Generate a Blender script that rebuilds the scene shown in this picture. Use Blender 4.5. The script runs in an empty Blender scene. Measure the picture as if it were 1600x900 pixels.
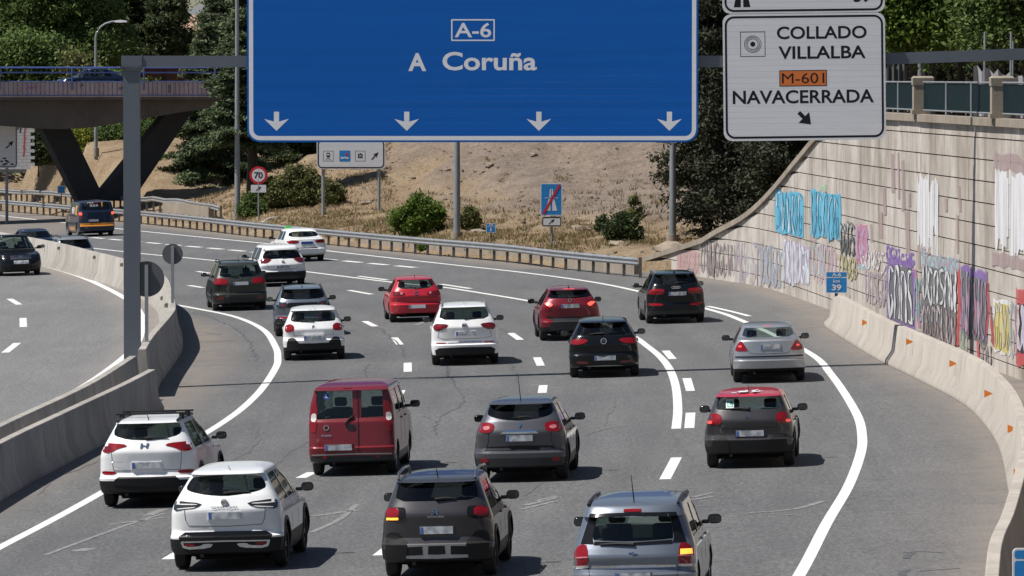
import bpy, bmesh, math, random
import numpy as np
from mathutils import Vector, Matrix, noise
R = random.Random(7)
sc = bpy.context.scene
col = sc.collection
# ---------------------------------------------------------------- camera, sky, sun, exposure
FPX, HC, V0, BANK = 8889.0, 7.8, 120.0, 0.03     # focal length in photo pixels, eye height, horizon row, road crossfall
PITCH = math.atan((450.0 - V0) / FPX)
cd = bpy.data.cameras.new('camera'); cam = bpy.data.objects.new('camera', cd); col.objects.link(cam)
cd.sensor_width = 36.0; cd.lens = FPX / 1600 * 36.0; cd.clip_start = 1.0; cd.clip_end = 4000.0
cam.location = (0, 0, HC); cam.rotation_euler = (math.pi / 2 - PITCH, 0, 0)
sc.camera = cam
SUN = Vector((-0.60, -0.15, 1.0)).normalized()
wd = bpy.data.worlds.new('World'); sc.world = wd; wd.use_nodes = True
wn = wd.node_tree.nodes; bg = wn['Background']
sky = wn.new('ShaderNodeTexSky'); sky.sky_type = 'NISHITA'; sky.sun_disc = False
sky.sun_elevation = math.asin(SUN.z); sky.sun_rotation = math.atan2(SUN.x, SUN.y)
sky.air_density = 1.0; sky.dust_density = 0.6; sky.ozone_density = 1.2
wd.node_tree.links.new(sky.outputs[0], bg.inputs[0]); bg.inputs[1].default_value = 0.05
sl = bpy.data.lights.new('sun', 'SUN'); so = bpy.data.objects.new('sun', sl); col.objects.link(so)
sl.energy = 5.0; sl.angle = math.radians(0.5); sl.color = (1.0, 0.955, 0.89)
so.rotation_euler = SUN.to_track_quat('Z', 'Y').to_euler(); so.location = (-60, 60, 80)
sc.view_settings.view_transform = 'Standard'; sc.view_settings.look = 'None'
sc.view_settings.exposure = 0.36; sc.view_settings.gamma = 1.0; sc.view_settings.use_curve_mapping = False
sc.render.engine = 'CYCLES'
sc.cycles.max_bounces = 8; sc.cycles.transparent_max_bounces = 16

# ---------------------------------------------------------------- photo pixel -> place
_f = Vector((0, math.cos(PITCH), -math.sin(PITCH))); _u = Vector((0, math.sin(PITCH), math.cos(PITCH)))
def ray(u, v):
    return _f + Vector((1, 0, 0)) * ((u - 800) / FPX) + _u * ((450 - v) / FPX)
def P(u, v, dz=0.0):                                   # on the road plane (crossfall BANK) raised by dz
    d = ray(u, v); t = (dz - HC) / (d.z - BANK * d.x)
    p = Vector((0, 0, HC)) + d * t
    return Vector((p.x, p.y, p.z))
def PD(u, v, y):                                       # at a known distance
    d = ray(u, v); t = y / d.y
    return Vector((0, 0, HC)) + d * t
def gz(x): return BANK * max(-45.0, min(15.0, x))

# ---------------------------------------------------------------- materials
M = {}
def mat(name, c, rough=0.6, metal=0.0, coat=0.0, emit=None, es=0.0, spec=0.5):
    m = bpy.data.materials.new(name); m.use_nodes = True
    b = m.node_tree.nodes['Principled BSDF']
    b.inputs['Base Color'].default_value = (*c, 1); b.inputs['Roughness'].default_value = rough
    b.inputs['Metallic'].default_value = metal; b.inputs['Coat Weight'].default_value = coat
    b.inputs['Coat Roughness'].default_value = 0.04; b.inputs['Specular IOR Level'].default_value = spec
    if emit: b.inputs['Emission Color'].default_value = (*emit, 1); b.inputs['Emission Strength'].default_value = es
    M[name] = m; return m
def nd(m, t, **kw):
    n = m.node_tree.nodes.new(t)
    for k, v in kw.items():
        if k in n.inputs: n.inputs[k].default_value = v
        else: setattr(n, k, v)
    return n
def lk(m, a, b): m.node_tree.links.new(a, b)
def coords(m, scale=(1, 1, 1), kind='Object'):
    tc = nd(m, 'ShaderNodeTexCoord'); mp = nd(m, 'ShaderNodeMapping'); mp.inputs['Scale'].default_value = scale
    lk(m, tc.outputs[kind], mp.inputs['Vector']); return mp.outputs[0]
def ramp(m, fac, stops):
    r = nd(m, 'ShaderNodeValToRGB'); e = r.color_ramp.elements
    while len(e) < len(stops): e.new(0.5)
    for i, (p, c) in enumerate(stops): e[i].position = p; e[i].color = (*c, 1) if len(c) == 3 else c
    lk(m, fac, r.inputs[0]); return r.outputs[0]
def mix(m, fac, a, b, mode='MIX'):
    n = nd(m, 'ShaderNodeMix', data_type='RGBA', blend_type=mode)
    for s, v in ((0, fac), (6, a), (7, b)):
        if hasattr(v, 'node'): lk(m, v, n.inputs[s])
        elif s == 0: n.inputs[0].default_value = v
        else: n.inputs[s].default_value = (*v, 1)
    return n.outputs[2]
def noisetex(m, vec, scale, detail=4, rough=0.6):
    n = nd(m, 'ShaderNodeTexNoise', Scale=scale, Detail=detail, Roughness=rough); lk(m, vec, n.inputs['Vector']); return n.outputs['Fac']
def bump(m, h, s, d=0.02):
    b = nd(m, 'ShaderNodeBump', Strength=s, Distance=d); lk(m, h, b.inputs['Height'])
    lk(m, b.outputs[0], m.node_tree.nodes['Principled BSDF'].inputs['Normal'])
def base(m, c): lk(m, c, m.node_tree.nodes['Principled BSDF'].inputs['Base Color'])
def speck(name, c, amt=0.25, scale=6.0, rough=0.7, stretch=(1, 1, 1), metal=0.0, bmp=0.15):   # plain colour with dirt-like variation
    m = mat(name, c, rough, metal); v = coords(m, stretch)
    f = noisetex(m, v, scale, 6, 0.65)
    base(m, ramp(m, f, [(0.25, tuple(x * (1 - amt) for x in c)), (0.75, tuple(min(1, x * (1 + amt)) for x in c))]))
    if bmp: bump(m, noisetex(m, v, scale * 6, 3), bmp)
    return m

# ---------------------------------------------------------------- object helpers
def link(o, parent=None):
    col.objects.link(o)
    if parent is not None: o.parent = parent
    return o
def tag(o, label=None, cat=None, group=None, kind=None):
    if label: o['label'] = label
    if cat: o['category'] = cat
    if group: o['group'] = group
    if kind: o['kind'] = kind
    return o
def empty(name, loc=(0, 0, 0), rz=0.0):
    o = bpy.data.objects.new(name, None); o.empty_display_size = 0.2; o.location = loc; o.rotation_euler = (0, 0, rz)
    return link(o)
class MB:
    def __init__(s): s.v = []; s.f = []; s.m = []
    def add(s, vs, fs, mi=0):
        o = len(s.v); s.v += [tuple(q) for q in vs]; s.f += [tuple(o + i for i in q) for q in fs]; s.m += [mi] * len(fs); return s
    def box(s, c, d, mi=0, mtx=None):
        x, y, z = d[0] / 2, d[1] / 2, d[2] / 2
        vs = [Vector((a * x, b * y, e * z)) for e in (-1, 1) for b in (-1, 1) for a in (-1, 1)]
        if mtx is not None: vs = [mtx @ q for q in vs]
        vs = [q + Vector(c) for q in vs]
        return s.add(vs, [(0, 2, 3, 1), (4, 5, 7, 6), (0, 1, 5, 4), (2, 6, 7, 3), (1, 3, 7, 5), (0, 4, 6, 2)], mi)
    def prism(s, poly, y0, y1, mi=0, axis='y'):            # closed outline (a, b) pushed along an axis
        n = len(poly)
        if axis == 'y': vs = [(a, y0, b) for a, b in poly] + [(a, y1, b) for a, b in poly]
        elif axis == 'x': vs = [(y0, a, b) for a, b in poly] + [(y1, a, b) for a, b in poly]
        else: vs = [(a, b, y0) for a, b in poly] + [(a, b, y1) for a, b in poly]
        return s.add(vs, [tuple(range(n)), tuple(range(2 * n - 1, n - 1, -1))] + [(i, i + n, (i + 1) % n + n, (i + 1) % n) for i in range(n)], mi)
    def tube(s, pts, r, n=8, mi=0, cap=True):
        pts = [Vector(p) for p in pts]; rs = r if isinstance(r, (list, tuple)) else [r] * len(pts)
        o = len(s.v); k = len(pts)
        for i, p in enumerate(pts):
            t = (pts[min(i + 1, k - 1)] - pts[max(i - 1, 0)]).normalized()
            a = Vector((0, 0, 1)) if abs(t.z) < 0.9 else Vector((1, 0, 0))
            e1 = t.cross(a).normalized(); e2 = t.cross(e1)
            for j in range(n):
                w = 2 * math.pi * j / n; s.v.append(tuple(p + (e1 * math.cos(w) + e2 * math.sin(w)) * rs[i]))
        fs = [(o + i * n + j, o + i * n + (j + 1) % n, o + (i + 1) * n + (j + 1) % n, o + (i + 1) * n + j) for i in range(k - 1) for j in range(n)]
        if cap: fs += [tuple(o + j for j in range(n))[::-1], tuple(o + (k - 1) * n + j for j in range(n))]
        s.f += fs; s.m += [mi] * len(fs); return s
    def loft(s, rings, mi=0, closed=True, cap=True):
        o = len(s.v); n = len(rings[0])
        for r in rings: s.v += [tuple(q) for q in r]
        fs = [(o + i * n + j, o + i * n + (j + 1) % n, o + (i + 1) * n + (j + 1) % n, o + (i + 1) * n + j) for i in range(len(rings) - 1) for j in range(n if closed else n - 1)]
        if cap and closed: fs += [tuple(o + j for j in range(n))[::-1], tuple(o + (len(rings) - 1) * n + j for j in range(n))]
        s.f += fs; s.m += [mi] * len(fs); return s
    def mesh(s, name, mats, smooth=None):
        me = bpy.data.meshes.new(name); me.from_pydata(s.v, [], s.f)
        for q in (mats if isinstance(mats, (list, tuple)) else [mats]): me.materials.append(M[q] if isinstance(q, str) else q)
        if any(s.m): me.polygons.foreach_set('material_index', s.m)
        bm = bmesh.new(); bm.from_mesh(me); bmesh.ops.recalc_face_normals(bm, faces=bm.faces[:]); bm.to_mesh(me); bm.free()
        if smooth is not None:
            me.polygons.foreach_set('use_smooth', [True] * len(me.polygons)); me.set_sharp_from_angle(angle=math.radians(smooth))
        return me
    def build(s, name, mats, parent=None, smooth=None, loc=None):
        o = bpy.data.objects.new(name, s.mesh(name, mats, smooth))
        if loc is not None: o.location = loc
        return link(o, parent)
def inst(name, me, parent=None, loc=(0, 0, 0), rot=(0, 0, 0), scale=(1, 1, 1)):
    o = bpy.data.objects.new(name, me); o.location = loc; o.rotation_euler = rot; o.scale = scale
    return link(o, parent)
def catmull(pts, step=1.0):
    pts = [Vector(p) for p in pts]; q = [2 * pts[0] - pts[1]] + pts + [2 * pts[-1] - pts[-2]]; out = []
    for i in range(1, len(q) - 2):
        a, b, c, d = q[i - 1:i + 3]; n = max(2, int((c - b).length / step))
        for k in range(n):
            t = k / n
            out.append(0.5 * ((2 * b) + (c - a) * t + (2 * a - 5 * b + 4 * c - d) * t * t + (3 * b - a - 3 * c + d) * t ** 3))
    return out + [pts[-1]]
def sideways(pts):                                        # unit vectors pointing to the right of travel, level
    out = []
    for i in range(len(pts)):
        t = pts[min(i + 1, len(pts) - 1)] - pts[max(i - 1, 0)]; out.append(Vector((t.y, -t.x, 0)).normalized())
    return out
def resample(pts, step):
    out = [pts[0].copy()]; acc = 0.0
    for a, b in zip(pts[:-1], pts[1:]):
        L = (b - a).length
        while L > 1e-9 and acc + L >= step:
            t = (step - acc) / L; a = a.lerp(b, t); out.append(a.copy()); L = (b - a).length; acc = 0.0
        acc += L
    return out
_tcache = {}
def textmesh(body, w, h, bold=0.02, shear=0.0, depth=0.0, space=1.0):   # lettering as a flat mesh fitted to w x h, centred, in x/z
    cu = bpy.data.curves.new('lettering', 'FONT'); cu.body = body; cu.size = 1.0; cu.offset = bold; cu.fill_mode = 'FRONT'
    cu.space_character = space; cu.resolution_u = 4
    o = bpy.data.objects.new('lettering', cu); me = bpy.data.meshes.new_from_object(o)
    bpy.data.objects.remove(o); bpy.data.curves.remove(cu)
    n = len(me.vertices); a = np.zeros(n * 3); me.vertices.foreach_get('co', a); a = a.reshape(-1, 3)
    lo, hi = a.min(0), a.max(0); b = np.zeros_like(a)
    b[:, 0] = ((a[:, 0] - lo[0]) / (hi[0] - lo[0]) - 0.5) * w; b[:, 2] = ((a[:, 1] - lo[1]) / (hi[1] - lo[1]) - 0.5) * h
    me.vertices.foreach_set('co', b.ravel()); me.materials.clear(); me.update()
    return me
def lettering(body, parent, x, y, z, w, h, m, bold=0.02, rot=0.0, name='lettering'):
    me = textmesh(body, w, h, bold); me.materials.append(M[m])
    o = inst(name, me, parent, (x, y, z), (0, rot, 0)); return o
# ---------------------------------------------------------------- surface materials
def make_asphalt(name, c0, c1, warm):
    m = mat(name, c0, 0.85); v = coords(m)
    big = noisetex(m, v, 0.12, 4, 0.6); mid = noisetex(m, coords(m, (1.6, 0.12, 1)), 1.0, 5, 0.6); fine = noisetex(m, v, 55, 2, 0.7); agg = noisetex(m, v, 21, 3, 0.75)
    a = ramp(m, big, [(0.32, c0), (0.68, c1)])
    a = mix(m, ramp(m, mid, [(0.35, (0, 0, 0)), (0.7, (0.55, 0.55, 0.55))]), a, tuple(x * 0.80 for x in c0))
    a = mix(m, 0.85, a, ramp(m, agg, [(0.28, (0.36, 0.36, 0.37)), (0.5, (1, 1, 1)), (0.72, (2.0, 1.98, 1.95))]), 'MULTIPLY')
    a = mix(m, 0.7, a, ramp(m, fine, [(0.25, (0.6, 0.6, 0.6)), (0.55, (1, 1, 1)), (0.8, (1.5, 1.5, 1.5))]), 'MULTIPLY')
    a = mix(m, 0.8, a, ramp(m, noisetex(m, coords(m, (1, .35, 1)), 13, 3, 0.7), [(0.30, (0.62, 0.62, 0.63)), (0.5, (1, 1, 1)), (0.70, (1.45, 1.44, 1.42))]), 'MULTIPLY')
    at = nd(m, 'ShaderNodeAttribute'); at.attribute_name = 'dust'
    dn = nd(m, 'ShaderNodeMath', operation='MULTIPLY'); lk(m, at.outputs['Fac'], dn.inputs[0])
    lk(m, ramp(m, noisetex(m, v, 0.9, 6, 0.7), [(0.28, (0.25, 0.25, 0.25)), (0.62, (1, 1, 1))]), dn.inputs[1])
    wt = nd(m, 'ShaderNodeAttribute'); wt.attribute_name = 'wear'; wm = nd(m, 'ShaderNodeMath', operation='MULTIPLY'); lk(m, wt.outputs['Fac'], wm.inputs[0]); wm.inputs[1].default_value = 0.20
    a = mix(m, wm.outputs[0], a, tuple(x * 0.55 for x in c0))
    base(m, mix(m, dn.outputs[0], a, warm)); bump(m, agg, 0.35, 0.01); return m
make_asphalt('asphalt', (0.092, 0.094, 0.098), (0.120, 0.121, 0.123), (0.185, 0.158, 0.135))
make_asphalt('asphalt_pale', (0.135, 0.136, 0.138), (0.165, 0.165, 0.165), (0.24, 0.21, 0.18))
def make_paint(name, c, worn):
    m = mat(name, c, 0.75); f = noisetex(m, coords(m), 9, 6, 0.75)
    base(m, ramp(m, f, [(worn - 0.1, (0.115, 0.115, 0.116)), (worn + 0.05, c)])); return m
make_paint('road_paint', (0.60, 0.60, 0.585), 0.34)
make_paint('worn_paint', (0.22, 0.22, 0.218), 0.50)
speck('crack_seal', (0.078, 0.079, 0.083), 0.3, 8, 0.6)
speck('crack', (0.092, 0.092, 0.094), 0.3, 8, 0.8)
def make_concrete(name, c, streak=0.5, sc_=1.0, dark=(0.16, 0.13, 0.10)):
    m = mat(name, c, 0.85); v = coords(m)
    a = ramp(m, noisetex(m, v, 0.7 * sc_, 6, 0.65), [(0.3, tuple(x * 0.82 for x in c)), (0.7, tuple(x * 1.1 for x in c))])
    st = noisetex(m, coords(m, (1.1 * sc_, 1.1 * sc_, 0.30 * sc_)), 1.0, 6, 0.7)
    a = mix(m, ramp(m, st, [(0.47, (0, 0, 0)), (0.70, (streak,) * 3)]), a, dark)
    st2 = noisetex(m, coords(m, (0.30 * sc_, 0.30 * sc_, 0.20 * sc_)), 1.0, 5, 0.65)
    a = mix(m, ramp(m, st2, [(0.46, (0, 0, 0)), (0.66, (streak * .8,) * 3)]), a, tuple(x * 1.25 for x in dark))
    a = mix(m, 0.6, a, ramp(m, noisetex(m, v, 14 * sc_, 4, 0.7), [(0.3, (0.8, 0.8, 0.8)), (0.7, (1.15, 1.15, 1.15))]), 'MULTIPLY')
    base(m, a); bump(m, noisetex(m, v, 22 * sc_, 5, 0.7), 0.4, 0.02); return m
make_concrete('barrier_concrete', (0.40, 0.365, 0.325), 0.25)
make_concrete('median_concrete', (0.36, 0.34, 0.31), 0.55, 1.0, (0.13, 0.12, 0.11))
make_concrete('wall_concrete', (0.51, 0.47, 0.43), 0.68, 1.0, (0.15, 0.115, 0.085))
make_concrete('coping_stone', (0.30, 0.26, 0.21), 0.6)
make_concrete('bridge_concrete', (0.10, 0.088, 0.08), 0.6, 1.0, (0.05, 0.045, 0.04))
make_concrete('leg_shade_concrete', (0.030, 0.034, 0.042), 0.5, 1.0, (0.02, 0.022, 0.028))  # darker copy of the bridge concrete; the legs' shade is put into its colour
make_concrete('parapet_concrete', (0.50, 0.40, 0.40), 0.4)
speck('rail_post_steel', (0.10, 0.095, 0.09), 0.3, 3, 0.6)  # darker than the rail: shade on the posts is put into this colour
speck('galvanised', (0.36, 0.37, 0.38), 0.22, 3, 0.45, (1, 1, 1), 0.65, 0.05)
speck('gantry_steel', (0.098, 0.115, 0.142), 0.12, 1.2, 0.5, (1, 1, 0.3), 0.0, 0.03)
speck('post_grey', (0.25, 0.27, 0.29), 0.2, 3, 0.5, (1, 1, 0.4), 0.3, 0.03)
speck('dark_steel', (0.06, 0.065, 0.07), 0.3, 3, 0.55)
speck('rail_blue', (0.08, 0.13, 0.38), 0.25, 3, 0.5)
speck('hoarding', (0.007, 0.018, 0.023), 0.35, 2.5, 0.6, (3, 3, 0.6))
M['hoarding'].node_tree.nodes['Principled BSDF'].inputs['Specular IOR Level'].default_value = 0.05
def make_ground(name, cols, sc_=0.35):
    m = mat(name, cols[0], 0.95); v = coords(m)
    a = ramp(m, noisetex(m, v, sc_, 8, 0.68), [(0.30, cols[0]), (0.46, cols[1]), (0.58, cols[2]), (0.74, cols[3])])
    at = nd(m, 'ShaderNodeAttribute'); at.attribute_name = 'bare'
    bare = ramp(m, noisetex(m, coords(m, (1, 1, 2.5)), 0.9, 8, 0.7), [(0.28, (0.14, 0.106, 0.082)), (0.5, (0.215, 0.168, 0.132)), (0.75, (0.295, 0.238, 0.19))])
    a = mix(m, at.outputs['Fac'], a, bare)
    a = mix(m, 0.75, a, ramp(m, noisetex(m, v, 6.0, 8, 0.75), [(0.30, (0.38, 0.36, 0.34)), (0.50, (1, 1, 1)), (0.74, (1.6, 1.55, 1.5))]), 'MULTIPLY')
    base(m, a); bump(m, noisetex(m, v, 3.0, 10, 0.75), 1.0, 0.25); return m
make_ground('dry_ground', [(0.17, 0.112, 0.07), (0.255, 0.182, 0.11), (0.30, 0.225, 0.142), (0.35, 0.275, 0.182)])
make_ground('far_ground', [(0.14, 0.12, 0.07), (0.2, 0.17, 0.09), (0.22, 0.19, 0.1), (0.26, 0.22, 0.13)])

# ---------------------------------------------------------------- plan lines of the road
def px(pts, dz=0.0): return [P(u, v, dz) for u, v in pts]
RIGHT_EDGE = px([(1190, 985), (1250, 897), (1292, 817), (1325, 761), (1344, 711), (1347, 680), (1337, 644), (1300, 587), (1262, 550), (1159, 501), (1106, 483), (1001, 456), (921, 440), (810, 425), (700, 413), (512, 392), (450, 384), (219, 361), (110, 349), (0, 337)])
WALL = [Vector(p + (0,)) for p in ((15.6, 60), (14.2, 100), (13.2, 125), (12.5, 139), (11.1, 165), (9.2, 201), (7.4, 214), (5.2, 229))]
GUARD = px([(1000, 434), (930, 427), (860, 419), (790, 410), (650, 397), (560, 388), (400, 371), (310, 360), (220, 350), (100, 339), (-20, 328)])
wall_path = catmull(WALL, 1.0)
_by = [p.y for p in wall_path[:-2]] + [p.y for p in GUARD[1:]]; _bx = [p.x for p in wall_path[:-2]] + [p.x for p in GUARD[1:]]
_o = np.argsort(_by); _by = list(np.array(_by)[_o]); _bx = list(np.array(_bx)[_o])
_sl = (_bx[-1] - _bx[-3]) / (_by[-1] - _by[-3])
for k in range(1, 12):
    _by.append(_by[-1] + 25); _sl -= 0.03; _bx.append(_bx[-1] + 25 * max(_sl, -0.8))
def BX(y): return np.interp(y, _by, _bx)
for p in wall_path: p.z = gz(p.x)
WY = np.array([p.y for p in wall_path]); WX = np.array([p.x for p in wall_path])
def on_wall(u, v):                                       # pixel -> point on the wall's face
    d = ray(u, v); k = d.x / d.y; g = WX - k * WY
    y = float(np.interp(0.0, g[::-1], WY[::-1]))
    return Vector((k * y, y, HC + d.z / d.y * y))
_wing = sorted([(p.y, p.z) for p in (on_wall(u, v) for u, v in ((1275, 222), (1240, 264), (1205, 306), (1160, 346), (1100, 380), (1050, 396), (1000, 411)))])
WTOP = 6.55
_ty = [0, 180] + [a for a, b in _wing] + [_wing[-1][0] + 4]; _tz = [WTOP, WTOP] + [min(WTOP, b) for a, b in _wing] + [_wing[-1][1] - 0.2]
def TOPZ(y): return np.interp(y, _ty, _tz)
MED = catmull(px([(-60, 352), (53, 372), (98, 381), (142, 392), (197, 406), (252, 430), (265, 457), (270, 479), (262, 494), (236, 524), (222, 546)], 1.22), 1.0)
LBAR = catmull(px([(208, 556), (135, 601), (0, 664), (-160, 745)], 1.12), 1.0)
RBAR = catmull(px([(237, 577), (190, 601), (95, 645), (0, 690), (-160, 775)], 1.0), 1.0)
_mp = sorted([(p.y, p.x) for p in MED + LBAR]); _my = [a for a, b in _mp]; _mx = [b for a, b in _mp]
_s2 = (_mx[-1] - _mx[-6]) / (_my[-1] - _my[-6])
for k in range(1, 12): _my.append(_my[-1] + 20); _s2 -= 0.03; _mx.append(_mx[-1] + 20 * max(-0.8, _s2))
def MX(y): return np.interp(y, _my, _mx)
LRAISE = 0.12

def grid_mesh(name, X, Y, Z, m, attrs=None):
    ny, nx = X.shape; me = bpy.data.meshes.new(name)
    co = np.stack([X, Y, Z], -1).reshape(-1, 3); i = np.arange(ny * nx).reshape(ny, nx)
    q = np.stack([i[:-1, :-1], i[:-1, 1:], i[1:, 1:], i[1:, :-1]], -1).reshape(-1, 4)
    me.vertices.add(len(co)); me.vertices.foreach_set('co', co.ravel().astype(np.float32))
    me.loops.add(q.size); me.loops.foreach_set('vertex_index', q.ravel().astype(np.int32))
    me.polygons.add(len(q)); me.polygons.foreach_set('loop_start', np.arange(0, q.size, 4, dtype=np.int32))
    me.polygons.foreach_set('loop_total', np.full(len(q), 4, dtype=np.int32)); me.polygons.foreach_set('use_smooth', np.ones(len(q), dtype=bool))
    me.update(calc_edges=True); me.validate(); me.materials.append(M[m])
    for k, a in (attrs or {}).items():
        at = me.attributes.new(k, 'FLOAT', 'POINT'); at.data.foreach_set('value', a.ravel().astype(np.float32))
    return link(bpy.data.objects.new(name, me))
ys = np.arange(30, 560, 1.5)
def bank(X): return BANK * np.clip(X, -45, 15)
# main carriageway
bx, mx = BX(ys), MX(ys)
t = np.linspace(0, 1, 110)[None, :]
X = (mx - 0.1)[:, None] * (1 - t) + (bx + 0.15)[:, None] * t; Y = np.repeat(ys[:, None], X.shape[1], 1)
reL = np.array([[p.y, p.x] for p in catmull(RIGHT_EDGE, 2.0)]); reL = reL[np.argsort(reL[:, 0])]
LEFT_EDGE = px([(-90, 905), (0, 855), (60, 824), (155, 772), (336, 668), (399, 619), (430, 576), (434, 558), (430, 541), (411, 515), (367, 495), (300, 481), (240, 470), (150, 453), (60, 438), (-40, 425)])
leL = np.array([[p.y, p.x] for p in catmull(LEFT_EDGE, 2.0)]); leL = leL[np.argsort(leL[:, 0])]
dl = np.clip((np.interp(ys, leL[:, 0], leL[:, 1])[:, None] - X - 0.7) / 1.2, 0, 1)
jb = [Vector((3.9, 58, gz(3.9))), Vector((5.5, 70, gz(5.5)))] + px([(1520, 960), (1544, 899), (1575, 789), (1575, 765), (1562, 703), (1537, 662), (1500, 628), (1422, 587), (1366, 559), (1294, 514)])
jl = np.array(sorted([(p.y, p.x) for p in jb]))
edge = np.where(ys < 180, np.interp(ys, jl[:, 0], jl[:, 1]), bx - 0.6)
dr = np.clip((X - (edge - 1.5)[:, None]) / 1.6, 0, 1) ** 1.3
dr2 = np.clip((X - np.interp(ys, reL[:, 0], reL[:, 1])[:, None] - 0.3) / 1.5, 0, 1) * 0.22
eL = np.interp(ys, leL[:, 0], leL[:, 1])[:, None]; eR = np.interp(ys, reL[:, 0], reL[:, 1])[:, None]; lane = (X - eL) / (eR - eL) * 4
wear = np.where((lane > 0) & (lane < 4), 0.5 - 0.5 * np.cos(lane * 4 * np.pi), 0.0) * np.clip((230 - ys) / 40, 0, 1)[:, None] + 0 * Y
road = tag(grid_mesh('road', X, Y, bank(X), 'asphalt', {'dust': np.maximum(np.maximum(dl * 0.85, dr), dr2), 'wear': wear}), kind='structure')
# opposing carriageway, a little higher
X2 = (mx - 0.05)[:, None] - np.linspace(0, 1, 16)[None, :] * 32; Y2 = np.repeat(ys[:, None], 16, 1)
du = np.clip((X2 - mx[:, None] + 1.1) / 0.8, 0, 1)
road2 = tag(grid_mesh('road', X2[:, ::-1], Y2, bank(X2[:, ::-1]) + LRAISE, 'asphalt_pale', {'dust': du[:, ::-1] * 0.9}), kind='structure')
# hillside right of the road, from the road's edge outwards
tt = np.concatenate([[-0.6, 0.10, 0.16, 0.6], np.arange(1.0, 60, 0.8), np.arange(60, 400, 8.0)])
def hill(t): return np.interp(t, [-1, 0, 0.6, 1.6, 3, 8, 18, 30, 45, 65, 120, 400], [-0.15, -0.15, 0.1, 0.45, 0.75, 0.95, 1.9, 4.9, 8.8, 11.0, 14.0, 45.0])
def terrain_z(x, y, t=None):
    b = BX(y); t = x - b if t is None else t
    h = hill(t * np.interp(y, [200, 400], [0.97, 0.85]))
    ramp_ = np.exp(-((y - 322) / 16.0) ** 2) * np.clip((t - 2) / 14.0, 0, 1) * np.interp(x, [-24, -19], [0, 4.2])
    h = h + ramp_
    w = np.where(t > 0.13, TOPZ(y) - 0.25 + np.clip(t - 3, 0, 60) * 0.06, -1)
    return np.maximum(h + bank(b + np.clip(t, -1, 3)), np.where(y < _wing[-1][0], w, -9))
XT = BX(ys)[:, None] + tt[None, :]; YT = np.repeat(ys[:, None], len(tt), 1); TT = np.repeat(tt[None, :], len(ys), 0)
ZT = terrain_z(XT, YT, TT)
rough = np.array([[noise.fractal(Vector((x * 0.30, y * 0.30, 1.7)), 0.8, 2.0, 6) for x in row] for row, y in zip(XT, ys)])
ZT = ZT + rough * np.clip((TT - 1.0) / 8.0, 0, 1) * 0.75 * np.where(YT < 200, 0.3, 1)
bare = np.clip((TT - 11 + rough * 5) / 4.0, 0, 1) * np.clip((XT + 15) / 4.0, 0, 1)
hillside = tag(grid_mesh('hillside', XT, YT, ZT, 'dry_ground', {'bare': bare}), kind='structure')
def hz(x, y):
    i = min(max(int((y - ys[0]) / 1.5), 0), len(ys) - 2); f = (y - ys[i]) / 1.5; t = x - float(BX(y))
    a = np.interp(t, tt, ZT[i]); b = np.interp(t, tt, ZT[i + 1]); return float(a * (1 - f) + b * f)
def on_hill(u, v, d0=225.0, d1=520.0):                   # pixel -> where its ray meets the hillside
    r = ray(u, v); y = d0
    while y < d1:
        x = r.x / r.y * y; z = HC + r.z / r.y * y
        if x - float(BX(y)) > 0.3 and hz(x, y) >= z: break
        y += 0.25
    return Vector((x, y, hz(x, y)))
# left bank and far ground
XL = (BX(ys) - 34)[:, None] * 0 + (MX(ys) - 31.5)[:, None] - np.linspace(0, 1, 20)[None, ::-1] * 260
ZL = bank(XL) * 0 + bank((MX(ys) - 31.5)[:, None]) + LRAISE - 0.03 + np.clip((MX(ys) - 33)[:, None] - XL, 0, 300) * 0.06
tag(grid_mesh('verge', XL, np.repeat(ys[:, None], 20, 1), ZL, 'far_ground', {'bare': XL * 0}), kind='structure')
g = MB(); g.add([(-2500, -1500, -6), (2500, -1500, -6), (2500, 3500, -6), (-2500, 3500, -6)], [(0, 1, 2, 3)])
tag(g.build('ground', 'far_ground'), kind='structure')

# ---------------------------------------------------------------- painted markings (parts of the road)
def strip(path, w, dz, name, m, parent, lift=0.0):
    sd = sideways(path); mb = MB(); n = len(path); vs = []
    for p, s in zip(path, sd):
        for k in (-0.5, 0.5):
            q = p + s * (w * k); vs.append((q.x, q.y, gz(q.x) + lift + dz))
    mb.add(vs, [(2 * i, 2 * i + 1, 2 * i + 3, 2 * i + 2) for i in range(n - 1)])
    return mb.build(name, m, parent)
strip(catmull(RIGHT_EDGE, 1.5), 0.205, 0.004, 'edge_line', 'road_paint', road)
strip(catmull(LEFT_EDGE, 1.5), 0.205, 0.004, 'edge_line', 'road_paint', road)
strip(catmull(px([(1106, 478.5), (1140, 486), (1171, 494)]), 1.5), 0.18, 0.004, 'edge_line', 'road_paint', road)
strip(catmull(px([(1056.5, 670), (1059, 640), (1056, 605), (1047, 578), (1032, 558), (1010, 540), (985, 523), (930, 500), (870, 480), (819, 469), (724, 453.5), (689, 448.5), (612, 441), (478, 424.5), (353, 409), (219, 396), (120, 385)]), 1.5), 0.21, 0.004, 'lane_line', 'road_paint', road)
DASH = [((1039, 749), (1057, 715)), ((1077, 669), (1079, 645)), ((1079, 611), (1073, 591)), ((1051, 561), (1040, 548)),
        ((470, 747), (488, 738)), ((262, 874), (284, 861)), ((620, 622), (627, 610)), ((637, 581), (637, 567)), ((625, 538.5), (616, 527.5)), ((586, 510), (570, 502)),
        ((592, 868), (606, 857)), ((847, 614), (849, 602)), ((845, 571.5), (839, 558.5)), ((813, 531), (798, 520.5)), ((581, 460), (545, 453.5)),
        ((317, 449.5), (295, 446)), ((328, 427), (308, 424)), ((1010, 801), (1022, 776))]
for a, b in DASH[:-1]: strip(catmull(px([a, b]), 1.0), 0.22, 0.004, 'lane_dash', 'road_paint', road)
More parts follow.
